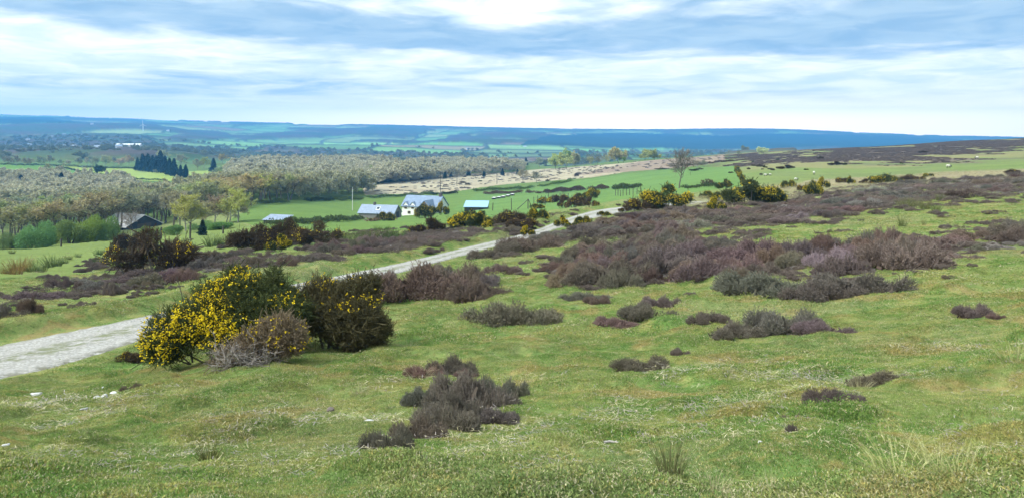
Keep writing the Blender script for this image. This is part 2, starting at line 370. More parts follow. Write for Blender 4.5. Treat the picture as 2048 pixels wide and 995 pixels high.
def turf_colour(k, rnd=None):
    """short moor turf: bright grass, yellow moss, ochre hummocks, worn brown and straw bits (all from world position)"""
    P = k.node('ShaderNodeNewGeometry').outputs['Position']
    a = k.noise(P, .33, 4, .6, .4); b = k.noise(k.vmath('ADD', P, (31, 4, 0)), 1.1, 4, .6, .3)
    c = k.noise(k.vmath('ADD', P, (7, 71, 0)), .62, 5, .65, .6); d = k.noise(P, 9, 3, .6); e = k.noise(k.vmath('ADD', P, (3, 3, 3)), .14, 2, .5)
    f = k.noise(k.vmath('ADD', P, (13, 3, 9)), 5.2, 4, .68, .5); g = k.noise(k.vmath('ADD', P, (1, 43, 9)), 7.5, 4, .7, .3)
    col = k.mix(k.ramp(a, .38, .62), (.110, .190, .042), (.185, .232, .070))
    col = k.mix(k.ramp(b, .48, .64, 0, .7), col, (.270, .270, .090))
    col = k.mix(k.ramp(c, .53, .64, 0, .75), col, (.27, .205, .080))
    col = k.mix(k.ramp(b, .44, .30, 0, .6), col, (.085, .155, .040))
    col = k.mix(k.ramp(e, .52, .66, 0, .45), col, (.215, .215, .105))
    col = k.mix(k.ramp(c, .40, .28, 0, .55), col, (.125, .115, .060))
    col = k.mix(k.ramp(f, .53, .66, 0, .6), col, (.30, .255, .095))
    col = k.mix(k.ramp(f, .43, .32, 0, .7), col, (.065, .105, .030))
    col = k.mix(k.ramp(g, .60, .74, 0, .55), col, (.31, .29, .18))
    col = k.mix(k.ramp(g, .40, .28, 0, .6), col, (.13, .10, .055))
    if rnd is not None:                                   # tuft by tuft: some mossy ochre, some straw, some deep green
        col = k.mix(k.ramp(rnd, .84, .86, 0, .7), col, (.30, .24, .08))
        col = k.mix(k.ramp(rnd, .92, .93, 0, .8), col, (.38, .35, .24))
        col = k.mix(k.ramp(rnd, .22, .18, 0, .6), col, (.07, .14, .035))
    return k.mix(1., col, k.mix(d, (.62, .62, .66), (1.24, 1.20, 1.28)), 'MULTIPLY'), P
def m_ground():
    m, k, b = mat_new('ground'); col, P = turf_colour(k)
    cv = k.node('ShaderNodeAttribute', attribute_name='cover'); w = k.node('ShaderNodeAttribute', attribute_name='cover_w')
    m1 = k.noise(P, .06, 4, .6); m2 = k.noise(P, .8, 4, .65)
    cvc = k.mix(1., cv.outputs['Color'], k.mix(m1, (.72, .75, .75), (1.28, 1.22, 1.2)), 'MULTIPLY')
    cvc = k.mix(1., cvc, k.mix(m2, (.75, .75, .75), (1.22, 1.22, 1.22)), 'MULTIPLY')
    k.set(b.inputs['Base Color'], k.mix(w.outputs['Fac'], col, cvc))
    bp = k.node('ShaderNodeBump'); bp.inputs['Strength'].default_value = .6; bp.inputs['Distance'].default_value = .05
    k.set(bp.inputs['Height'], k.noise(P, 14, 5, .7)); k.set(b.inputs['Normal'], bp.outputs[0])
    b.inputs['Specular IOR Level'].default_value = .05; b.inputs['Roughness'].default_value = .95
    return m
def m_road():
    m, k, b = mat_new('gravel'); P = k.node('ShaderNodeNewGeometry').outputs['Position']
    a = k.node('ShaderNodeAttribute', attribute_name='across').outputs['Fac']
    n1 = k.noise(P, .7, 4, .6); n2 = k.noise(P, 9, 5, .75); n3 = k.noise(k.vmath('ADD', P, (5, 5, 5)), 2.2, 4, .6)
    v = k.node('ShaderNodeTexVoronoi'); k.set(v.inputs['Vector'], P); v.inputs['Scale'].default_value = 16
    st = k.node('ShaderNodeSeparateColor'); k.set(st.inputs[0], v.outputs['Color'])
    col = k.mix(n1, (.225, .21, .185), (.33, .312, .28))
    col = k.mix(k.math('MULTIPLY', k.ramp(st.outputs[0], .2, 1.), .75), col, (.46, .44, .40))
    col = k.mix(k.ramp(n2, .44, .28, 0, .8), col, (.16, .15, .13))
    track = k.ramp(k.math('ABSOLUTE', k.math('SUBTRACT', k.math('ABSOLUTE', a), .52)), .10, .42)
    edge = k.ramp(k.math('ABSOLUTE', a), .70, 1.0)
    dirt = k.math('MULTIPLY', k.math('ADD', k.math('MULTIPLY', track, .55), k.math('MULTIPLY', edge, .6)), k.ramp(n3, .36, .62))
    col = k.mix(dirt, col, (.17, .16, .115))
    gr = k.math('MULTIPLY', k.ramp(k.math('ABSOLUTE', a), .42, .05), k.ramp(n3, .46, .60))
    col = k.mix(k.math('MULTIPLY', gr, .8), col, (.15, .165, .07))
    k.set(b.inputs['Base Color'], col)
    bp = k.node('ShaderNodeBump'); bp.inputs['Strength'].default_value = .8; bp.inputs['Distance'].default_value = .03
    k.set(bp.inputs['Height'], k.math('ADD', n2, k.math('MULTIPLY', v.outputs['Distance'], -.6))); k.set(b.inputs['Normal'], bp.outputs[0])
    return m
def m_leafy(name, ca, cb, trans=0., tipcol=None):
    """foliage or twigs: two colours mixed per plant and per sprig; obj.color tints one plant"""
    m, k, b = mat_new(name)
    oi = k.node('ShaderNodeObjectInfo'); tn = k.node('ShaderNodeAttribute', attribute_name='tint').outputs['Fac']
    P = k.node('ShaderNodeNewGeometry').outputs['Position']
    f = k.math('ADD', k.math('MULTIPLY', oi.outputs['Random'], .45), k.math('MULTIPLY', tn, .55))
    col = k.mix(f, ca, cb)
    if tipcol: 
        tp = k.node('ShaderNodeAttribute', attribute_name='tip').outputs['Fac']; col = k.mix(k.math('MULTIPLY', tp, .7), col, tipcol)
    col = k.mix(1., col, oi.outputs['Color'], 'MULTIPLY')
    k.set(b.inputs['Base Color'], col)
    if trans:
        tr = k.node('ShaderNodeBsdfTranslucent'); k.set(tr.inputs[0], col); mx = k.node('ShaderNodeMixShader'); mx.inputs[0].default_value = trans
        k.l.new(b.outputs[0], mx.inputs[1]); k.l.new(tr.outputs[0], mx.inputs[2])
        out = [n for n in k.n if n.type == 'OUTPUT_MATERIAL'][0]; k.l.new(mx.outputs[0], out.inputs[0])
    return m
def m_turfblade():
    m, k, b = mat_new('grass_blade'); rn = k.node('ShaderNodeObjectInfo').outputs['Random']; col, P = turf_colour(k, rn)
    oi = k.node('ShaderNodeObjectInfo').outputs['Random']; tn = k.node('ShaderNodeAttribute', attribute_name='tint').outputs['Fac']
    col = k.mix(1., col, k.mix(tn, (1.05, 1.08, 1.0), (1.85, 1.85, 1.55)), 'MULTIPLY')
    col = k.mix(k.ramp(tn, .93, .96), col, (.42, .38, .22))
    k.set(b.inputs['Base Color'], col); b.inputs['Roughness'].default_value = .7
    tr = k.node('ShaderNodeBsdfTranslucent'); k.set(tr.inputs[0], col); mx = k.node('ShaderNodeMixShader'); mx.inputs[0].default_value = .3
    k.l.new(b.outputs[0], mx.inputs[1]); k.l.new(tr.outputs[0], mx.inputs[2])
    out = [n for n in k.n if n.type == 'OUTPUT_MATERIAL'][0]; k.l.new(mx.outputs[0], out.inputs[0])
    return m
M = dict(
 ground=m_ground(), road=m_road(), blade=m_turfblade(),
 bark=mat_plain('bark', (.12, .105, .085), .9, .35, 2.),
 bark_pale=mat_plain('pale_bark', (.22, .21, .18), .9, .3, 2.),
 heather=m_leafy('heather', (.074, .055, .044), (.170, .128, .102), 0., (.235, .192, .165)),
 heather_dead=m_leafy('dead_heather', (.17, .145, .125), (.32, .285, .25)),
 gorse=m_leafy('gorse_spines', (.038, .050, .018), (.115, .135, .045)),
 gorse_brown=m_leafy('brown_gorse_spines', (.072, .056, .034), (.185, .145, .088)),
 gorse_grey=m_leafy('dead_gorse_twigs', (.16, .13, .11), (.34, .30, .27)),
 flower=m_leafy('gorse_flowers', (.66, .46, .012), (.88, .72, .035), .15),
 twig=m_leafy('bare_twigs', (.25, .235, .175), (.40, .375, .29)),
 bud=m_leafy('spring_buds', (.31, .305, .16), (.45, .43, .25), .25),
 leaf=m_leafy('young_leaves', (.19, .225, .105), (.31, .345, .18), .25),
 needle=m_leafy('conifer_needles', (.018, .036, .024), (.050, .080, .050)),
 hedge=m_leafy('hedge_leaves', (.040, .062, .025), (.11, .14, .055), .1),
 rush=m_leafy('rush_stems', (.085, .115, .035), (.24, .21, .10)),
 straw=m_leafy('straw_grass', (.28, .25, .13), (.46, .41, .25)),
)
# ------------------------------------------------------------------ ground sheet (near land) and hills (far land)
def build_ground():
    az = np.unique(np.r_[np.linspace(-R(38), R(38), 1150), np.linspace(-math.pi, -R(38), 60), np.linspace(R(38), math.pi, 60)])
    na = len(az)
    rr = np.unique(np.r_[np.linspace(.4, 3.2, 10), np.exp(np.linspace(math.log(3.3), math.log(60), 560)), np.exp(np.linspace(math.log(60), math.log(6620), 500))])
    A, Rr = np.meshgrid(az, rr)
    rad = Rr/np.maximum(np.cos(np.clip(A, -R(43), R(43))), .5)
    X, Y = (rad*np.sin(A)).ravel(), (rad*np.cos(A)).ravel()
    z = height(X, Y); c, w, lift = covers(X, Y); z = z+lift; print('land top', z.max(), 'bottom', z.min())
    V = np.c_[X, Y, z]; nr = len(rr)
    idx = np.arange(nr*na).reshape(nr, na)
    q = np.stack([idx[:-1, :-1], idx[:-1, 1:], idx[1:, 1:], idx[1:, :-1]], -1)
    split = int(np.searchsorted(rr, 1150))
    def part(name, r0, r1):
        sub = slice(r0*na, (r1+1)*na); f = (q[r0:r1]-r0*na).reshape(-1, 4)
        return mesh_np(name, V[sub], [f[:, ::-1]], [M['ground']], attrs=dict(cover=c[sub], cover_w=w[sub]), smooth_=True), f
    g, _ = part('ground', 0, split)
    # close the hole under the viewer
    tag(g, 'grassy moorland falling away to green farm fields', 'ground', kind='structure')
    h, _ = part('hills', split, nr-1)
    tag(h, 'blue far hills with hedged fields and woods across the valley', 'hills', kind='structure')
build_ground()

def build_road():
    n = 1400; t = np.linspace(0, 1, n); s = np.linspace(0, 1, len(RL))
    L = np.c_[np.interp(t, s, RL[:, 0]), np.interp(t, s, RL[:, 1])]; Rr = np.c_[np.interp(t, s, RR[:, 0]), np.interp(t, s, RR[:, 1])]
    m = 15; a = np.linspace(-1, 1, m); V = []; ac = []
    for j in range(m):
        f = (a[j]+1)/2; P = L*(1-f)+Rr*f
        if j in (0, m-1):                                       # ragged verge
            off = (fbm(P[:, 0]*1.3+j, P[:, 1]*1.3, 4, 8)-.5)*.75; dv = (Rr-L); dv /= np.hypot(dv[:, 0], dv[:, 1])[:, None]
            P = P+dv*off[:, None]
        z = height(P[:, 0], P[:, 1])
        z = z+.045-.035*(abs(abs(a[j])-.5) < .15)*.8+(fbm(P[:, 0]*4, P[:, 1]*4, 3, 12)-.5)*.05
        if j in (0, m-1): z = z-.08
        V.append(np.c_[P, z]); ac.append(np.full(n, a[j]))
    V = np.stack(V, 1).reshape(-1, 3); ac = np.stack(ac, 1).ravel()
    i = np.arange(n*m).reshape(n, m)
    q = np.stack([i[:-1, :-1], i[:-1, 1:], i[1:, 1:], i[1:, :-1]], -1).reshape(-1, 4)
    o = mesh_np('gravel_road', V, [q], [M['road']], attrs=dict(across=ac), smooth_=True)
    tag(o, 'pale gravel track curving down across the moor', 'road', kind='structure')
build_road()

# ------------------------------------------------------------------ plant geometry
def unit(v): return v/np.maximum(np.linalg.norm(v, axis=-1, keepdims=True), 1e-9)
def ribbons(P0, P1, w0, w1, rng, side=None):
    """flat tapering ribbons from P0 to P1"""
    n = len(P0); d = unit(P1-P0)
    if side is None: side = unit(np.cross(d, rng.normal(size=(n, 3))))
    w0 = np.broadcast_to(np.asarray(w0, float), (n,))[:, None]; w1 = np.broadcast_to(np.asarray(w1, float), (n,))[:, None]
    V = np.stack([P0-side*w0/2, P0+side*w0/2, P1+side*w1/2, P1-side*w1/2], 1).reshape(-1, 3)
    return V, np.arange(4*n).reshape(n, 4)
class Acc:
    def __init__(s): s.V = []; s.q = []; s.t = []; s.tint = []; s.tip = []; s.n = 0
    def add(s, V, q=None, t=None, tint=0., tip=0.):
        if q is not None and len(q): s.q.append(np.asarray(q)+s.n)
        if t is not None and len(t): s.t.append(np.asarray(t)+s.n)
        s.V.append(V); s.tint.append(np.broadcast_to(tint, (len(V),))); s.tip.append(np.broadcast_to(tip, (len(V),))); s.n += len(V)
    def rib(s, P0, P1, w0, w1, rng, tint=None, tip=(0., 0.), side=None):
        V, q = ribbons(P0, P1, w0, w1, rng, side); n = len(P0)
        if tint is None: tint = rng.random(n)
        s.add(V, q=q, tint=np.repeat(np.broadcast_to(tint, (n,)), 4), tip=np.tile([tip[0], tip[0], tip[1], tip[1]], n))
    def build(s, name, mat, parent=None, link=True):
        V = np.concatenate(s.V); fs = []
        if s.q: fs.append(np.concatenate(s.q))
        if s.t: fs.append(np.concatenate(s.t))
        return mesh_np(name, V, fs, [mat], attrs=dict(tint=np.concatenate(s.tint), tip=np.concatenate(s.tip)), parent=parent, link=link)
def tube(acc, pts, rad, sides=5, tint=.5):
    pts = np.asarray(pts, float); n = len(pts); d = unit(np.gradient(pts, axis=0))
    ref = np.array([1., .13, .07]) if abs(d[0][0]) < .8 else np.array([0, 1., .1])
    a = unit(np.cross(d, ref)); b = np.cross(d, a); th = np.arange(sides)/sides*2*math.pi
    V = pts[:, None]+np.asarray(rad, float)[:, None, None]*(a[:, None]*np.cos(th)[None, :, None]+b[:, None]*np.sin(th)[None, :, None])
    i = np.arange(n*sides).reshape(n, sides); j = np.roll(i, -1, 1)
    q = np.stack([i[:-1], j[:-1], j[1:], i[1:]], -1).reshape(-1, 4)
    acc.add(V.reshape(-1, 3), q=q, tint=tint)
def wob_path(p, d, L, n, w, rng, up=0.):
    pts = [np.array(p, float)]; d = np.array(d, float)
    for i in range(n):
        d = d+rng.normal(size=3)*w; d[2] += up; d /= np.linalg.norm(d); pts.append(pts[-1]+d*L/n)
    return np.array(pts), d

def gen_heather(seed, n=4200, kind=0):
    """a heather clump of unit radius: many upright wiry sprigs over a lobed mound, with tiny side shoots"""
    rng = np.random.default_rng(seed); a = Acc()
    nl = rng.integers(9, 15); lobes = np.c_[rng.uniform(-.85, .85, nl), rng.uniform(-.7, .7, nl), rng.uniform(.24, .46, nl), rng.uniform(.22, .48, nl)]
    lobes[0] = (rng.uniform(-.3, .3), 0, .45, .5)
    k = rng.choice(nl, n, p=lobes[:, 2]**2/np.sum(lobes[:, 2]**2))
    th = rng.uniform(0, 2*math.pi, n); rr = rng.random(n)**.5
    cx, cy, lr, lh = lobes[k].T
    lx, ly = np.cos(th)*rr*lr, np.sin(th)*rr*lr
    x, y = cx+lx, cy+ly
    top = lh*np.sqrt(np.maximum(1-rr**2*.86, 0))*rng.uniform(.5, 1.15, n)*(.70+.6*vnoise(x*3.3+9, y*3.3, seed))+(rng.random(n) < .06)*rng.uniform(.04, .14, n)
    out = unit(np.c_[lx/lr*.8+x*.25, ly/lr*.8+y*.25, np.full(n, .9)]+rng.normal(size=(n, 3))*.22)
    L = np.minimum(rng.uniform(.10, .26, n), top+.06)
    tip = np.c_[x, y, top]; base = tip-out*L[:, None]
    a.rib(base, tip, .007, .010, rng, tip=(0, .6))
    for q in range(5):                                        # side shoots
        f = rng.uniform(.25, .95, n)[:, None]; p = base*(1-f)+tip*f
        dr = unit(out*1.1+rng.normal(size=(n, 3))*.75)
        a.rib(p, p+dr*rng.uniform(.03, .075, n)[:, None], .012, .006, rng, tip=(.2, 1.))
    ns = 700; th = rng.uniform(0, 6.28, ns); r2 = rng.uniform(.1, 1.15, ns)
    p0 = np.c_[np.cos(th)*r2*.5, np.sin(th)*r2*.45, np.zeros(ns)-.05]; p1 = p0*np.array([1.35, 1.35, 0])+np.c_[rng.normal(size=(ns, 2))*.07, rng.uniform(.06, .30, ns)]
    a.rib(p0, p1, .014, .006, rng)
    # woody litter packed in the middle so no ground shows through
    nd = 260; th = rng.uniform(0, 6.28, nd); r3 = np.sqrt(rng.random(nd))*.8; p = np.c_[np.cos(th)*r3, np.sin(th)*r3*.85, rng.uniform(0, .22, nd)*(1-r3**2)]
    a.rib(p, p+rng.normal(size=(nd, 3))*.09, .07, .05, rng, tint=0.)
    return a

def sprig_block(acc, P, D, L, w, rng, spines=9, tip=0.):
    """spiny shoots: an axis and the spines leaving it"""
    n = len(P); acc.rib(P, P+D*L[:, None], w, w*.35, rng, tip=(0, tip)); acc.rib(P, P+D*L[:, None], w, w*.35, rng, tip=(0, tip))
    t = rng.random(n)
    for q in range(spines):
        f = rng.uniform(.05, .95, n)[:, None]; p = P+D*L[:, None]*f
        dr = unit(D*.55+rng.normal(size=(n, 3))*.8)
        acc.rib(p, p+dr*(L*rng.uniform(.22, .42, n))[:, None], w*.8, w*.15, rng, tint=np.clip(t+rng.normal(size=n)*.12, 0, 1), tip=(0, tip))
def gen_gorse(seed, lobes, n, L=.12, w=.012, flower=.2, nfl=600, fs=.03, stems=14, spines=8, shell=.5, fdir=None, fmask=None):
    """lobes: rows of centre xyz, radii xyz. Returns foliage, flowers and stems"""
    rng = np.random.default_rng(seed); lobes = np.asarray(lobes, float); fo, fl, st = Acc(), Acc(), Acc()
    vol = (lobes[:, 3]*lobes[:, 4]+lobes[:, 3]*lobes[:, 5]+lobes[:, 4]*lobes[:, 5]); k = rng.choice(len(lobes), n, p=vol/vol.sum())
    def surf(k, lo):
        m = len(k); d = unit(rng.normal(size=(m, 3))); r = rng.uniform(lo, 1., m)**.6
        jag = .60+.62*vnoise(d[:, 0]*3.4+k*3.1, d[:, 1]*3.4+d[:, 2]*3.4, seed)
        return lobes[k, :3]+d*lobes[k, 3:]*(r*jag)[:, None], d
    P, d = surf(k, shell)
    ok = P[:, 2] > .02; P, d = P[ok], d[ok]
    D = unit(d*.9+np.array([0, 0, .55])+rng.normal(size=P.shape)*.35)
    sprig_block(fo, P, D, rng.uniform(.6, 1.3, len(P))*L, w, rng, spines)
    # inner twigs, all in the darkest foliage colour
    kk = rng.choice(len(lobes), n//3, p=vol/vol.sum()); Pi, di = surf(kk, .02); Pi = Pi[Pi[:, 2] > 0]
    fo.rib(Pi, Pi+rng.normal(size=Pi.shape)*L*1.3, w*1.2, w, rng, tint=0.)
    # long shoots standing out of the outline
    kt = rng.choice(len(lobes), max(20, n//60), p=vol/vol.sum()); Pt, dt = surf(kt, .95); okt = (dt[:, 2] > .1)&(Pt[:, 2] > .1); Pt, dt = Pt[okt], dt[okt]
    Dt = unit(dt*.5+np.array([0, 0, 1.])+rng.normal(size=Pt.shape)*.25); Lt = L*rng.uniform(1.4, 2.6, len(Pt))
    for q in range(5):
        sprig_block(fo, Pt+Dt*(Lt*q/5)[:, None], unit(Dt+rng.normal(size=Pt.shape)*.3), Lt*.35, w, rng, 6)
    if nfl:
        kf = rng.choice(len(lobes), nfl*3, p=vol/vol.sum()); Pf, df = surf(kf, .93)
        dens = .6*vnoise(Pf[:, 0]*1.9+seed, Pf[:, 2]*2.3+Pf[:, 1]*1.9, seed+3)+.5*vnoise(Pf[:, 0]*7+seed, Pf[:, 2]*7+Pf[:, 1]*6, seed+5)
        okf = (df[:, 2] > -.35) & (Pf[:, 2] > .12) & (dens+rng.normal(size=len(dens))*.10 > np.quantile(dens, 1-flower)) & (rng.random(len(dens)) < .6) 
        if fmask is not None: okf &= fmask(Pf, rng)
        Pf = (Pf+df*L*.55)[okf]
        for q in range(3):
            pj = Pf+rng.normal(size=Pf.shape)*fs*.9
            for e in range(2):
                dr = unit(rng.normal(size=Pf.shape)); s_ = fs*rng.uniform(.7, 1.4, len(Pf))[:, None]
                fl.rib(pj-dr*s_/2, pj+dr*s_/2, fs*.95, fs*.75, rng)
    base = np.array([lobes[:, 0].mean(), lobes[:, 1].mean(), 0.])
    for q in range(stems):
        c = lobes[q % len(lobes)]; b0 = np.array([c[0]*.6+base[0]*.4, c[1]*.6+base[1]*.4, -.1])+rng.normal(size=3)*np.array([.15, .15, 0])*c[3]
        tgt = c[:3]+rng.normal(size=3)*c[3:]*.5; mid = (b0+tgt)/2+rng.normal(size=3)*.12*c[3]
        t = np.linspace(0, 1, 6)[:, None]; pts = (1-t)**2*b0+2*t*(1-t)*mid+t*t*tgt
        tube(st, pts, np.linspace(.035, .012, 6)*max(.6, c[3]), 5)
    return fo, fl, st

def gen_tree(seed, h=11., crown=.42, fork=.28, n1=8, twigs=16, buds=1500, bare=False, tw=.06, budsize=.22):
    """a broadleaf tree in early spring: trunk and limbs, then a crown of fine twigs and small buds"""
    rng = np.random.default_rng(seed); tr, cr, bu = Acc(), Acc(), Acc()
    pts, d = wob_path((0, 0, -.5), (rng.normal()*.05, rng.normal()*.05, 1), h*.72, 8, .07, rng, .03)
    r0 = h*.022; rad = np.linspace(1, .25, 9)**1.1*r0; tube(tr, pts, rad, 6)
    ends = []
    for i in range(n1):
        f = fork/.72+(1-fork/.72)*(i+.5)/n1; f = min(f, .98); p = pts[0]*0+np.array([np.interp(f*8, np.arange(9), pts[:, j]) for j in range(3)])
        th = i*2.4+rng.normal()*.4; up = .35+.9*(i/n1)
        L = h*crown*(1.05-.45*(i/n1))*rng.uniform(.85, 1.15)
        q, dd = wob_path(p, unit(np.array([math.cos(th), math.sin(th), up])), L, 5, .16, rng, .10)
        tube(tr, q, np.linspace(.45, .12, 6)*r0, 5)
        for j in range(6):
            g = rng.uniform(.3, 1.); b = np.array([np.interp(g*5, np.arange(6), q[:, m]) for m in range(3)])
            d2 = unit(unit(q[-1]-q[0])+rng.normal(size=3)*.65+np.array([0, 0, .25])); s, d3 = wob_path(b, d2, L*rng.uniform(.35, .6), 4, .2, rng, .08)
            tube(tr, s, np.linspace(.16, .05, 5)*r0, 3)
            for m in range(1, 5): ends.append((s[m], unit(s[m]-s[m-1]), L*.30))
    for m in range(5, 9): ends.append((pts[m], np.array([0, 0, 1.]), h*.12))
    P = np.array([e[0] for e in ends]); D = np.array([e[1] for e in ends]); Ls = np.array([e[2] for e in ends])
    k = np.repeat(np.arange(len(P)), twigs); n = len(k)
    D1 = unit(D[k]+rng.normal(size=(n, 3))*.7+np.array([0, 0, .15])); L1 = Ls[k]*rng.uniform(.4, 1., n)
    E = P[k]+D1*L1[:, None]; cr.rib(P[k], E, tw*.8, tw*.4, rng)
    D2 = unit(D1+rng.normal(size=(n, 3))*.6); f = rng.uniform(.3, .9, n)[:, None]; S = P[k]*(1-f)+E*f
    E2 = S+D2*(L1*.6)[:, None]; cr.rib(S, E2, tw*.6, tw*.3, rng)
    if not bare:
        kb = rng.integers(0, n, buds); B = np.where(rng.random((buds, 1)) < .5, E[kb], E2[kb])+rng.normal(size=(buds, 3))*.12
        dr = unit(rng.normal(size=(buds, 3))); bu.rib(B-dr*budsize/2, B+dr*budsize/2, budsize*.8, budsize*.6, rng)
    return tr, cr, bu
def crown_mesh(name, cr, bu, mt, mb, parent=None, link=True):
    """twigs and buds are one crown with two materials"""
    Vs = [np.concatenate(cr.V)]; qs = [np.concatenate(cr.q)]; tn = [np.concatenate(cr.tint)]; mi = [np.zeros(len(qs[0]))]
    if bu.V:
        Vb = np.concatenate(bu.V); qb = np.concatenate(bu.q)+len(Vs[0]); Vs.append(Vb); qs.append(qb); tn.append(np.concatenate(bu.tint)); mi.append(np.ones(len(qb)))
    return mesh_np(name, np.concatenate(Vs), [np.concatenate(qs)], [mt, mb], midx=np.concatenate(mi), attrs=dict(tint=np.concatenate(tn)), parent=parent, link=link)
def gen_conifer(seed, h=17., wid=.24, tiers=26):
    rng = np.random.default_rng(seed); tr, cr = Acc(), Acc()
    pts, _ = wob_path((0, 0, -.5), (0, 0, 1), h+.5, 8, .01, rng); tube(tr, pts, np.linspace(1, .08, 9)*h*.016, 6)
    for i in range(tiers):
        f = .10+.9*i/tiers; z = h*f; rad = h*wid*(1-f)**.75*rng.uniform(.75, 1.15)+.25; nb = int(9+8*(1-f))
        th = rng.uniform(0, 6.28, nb); P = np.c_[np.zeros(nb), np.zeros(nb), np.full(nb, z)+rng.normal(size=nb)*.2]
        D = unit(np.c_[np.cos(th), np.sin(th), np.full(nb, -.12)]); L = rad*rng.uniform(.7, 1.15, nb)
        E = P+D*L[:, None]; tr.rib(P, E, .10, .04, rng)
        m = 9
        for q in range(m):
            g = (.2+.8*(q+rng.random(nb))/m)[:, None]; B = P*(1-g)+E*g
            for e in range(3):
                dr = unit(D*.7+rng.normal(size=(nb, 3))*.7+np.array([0, 0, .05])); cr.rib(B, B+dr*(.16*rad+.45), .38, .12, rng)
    return tr, cr
def gen_bushball(seed, n=1500, w=.10, L=.22, flat=.8, open_=.3):
    """a rounded leafy shrub of unit radius, sitting on the ground"""
    rng = np.random.default_rng(seed); fo, st = Acc(), Acc(); nl = 7
    lob = np.c_[rng.uniform(-.5, .5, nl), rng.uniform(-.5, .5, nl), rng.uniform(.25, .8, nl)*flat, rng.uniform(.35, .55, nl), rng.uniform(.35, .55, nl), rng.uniform(.32, .5, nl)*flat]
    k = rng.integers(0, nl, n); d = unit(rng.normal(size=(n, 3))); r = rng.uniform(open_, 1, n)**.6
    P = lob[k, :3]+d*lob[k, 3:]*r[:, None]; P = P[P[:, 2] > .02]; d = d[:len(P)]
    D = unit(P-np.array([0, 0, .2])+rng.normal(size=P.shape)*.5)
    fo.rib(P, P+D*L, w*.5, w*.2, rng)
    for q in range(3):
        B = P+D*L*rng.uniform(.2, 1., len(P))[:, None]; dr = unit(rng.normal(size=P.shape)); fo.rib(B, B+dr*w, w*.8, w*.5, rng)
    for q in range(9):
        c = lob[q % nl]; pts = np.array([(c[0]*.2, c[1]*.2, -.1), (c[0]*.5, c[1]*.5, c[2]*.4), (c[0]*.9, c[1]*.9, c[2])]); tube(st, pts, [.04, .03, .015], 4)
    return fo, st
def gen_rush(seed, n=170, r=.22, h=.6, w=.012, lean=.35, curve=.25):
    rng = np.random.default_rng(seed); a = Acc(); th = rng.uniform(0, 6.28, n); rr = np.sqrt(rng.random(n))*r
    p = np.c_[np.cos(th)*rr, np.sin(th)*rr, np.full(n, -.03)]
    d = unit(np.c_[np.cos(th)*rr/r*lean, np.sin(th)*rr/r*lean, np.ones(n)]+rng.normal(size=(n, 3))*.13); L = h*rng.uniform(.45, 1.05, n); t = rng.random(n)
    seg = 4
    for s in range(seg):
        e = p+d*(L/seg)[:, None]; a.rib(p, e, w*(1-s/seg*.8), w*(1-(s+1)/seg*.8), rng, tint=t, tip=(s/seg, (s+1)/seg))
        p = e; d = unit(d+np.c_[np.cos(th), np.sin(th), -.3*np.ones(n)]*curve/seg*rng.uniform(0, 2, n)[:, None])
    return a
def gen_turf(seed, r=.13, n=66, h=.018, w=.0055):
    rng = np.random.default_rng(seed); a = Acc(); th = rng.uniform(0, 6.28, n); rr = np.sqrt(rng.random(n))*r
    p = np.c_[np.cos(th)*rr, np.sin(th)*rr, np.full(n, -.006)]; d = unit(np.c_[rng.normal(size=(n, 2))*.55, np.ones(n)]); L = h*rng.uniform(.4, 1.3, n)
    m = p+d*(L*.55)[:, None]; d2 = unit(d+np.c_[rng.normal(size=(n, 2))*.5, -.25*np.ones(n)]); t = rng.random(n)
    a.rib(p, m, w, w*.8, rng, tint=t); a.rib(m, m+d2*(L*.5)[:, None], w*.8, w*.15, rng, tint=t)
    return a

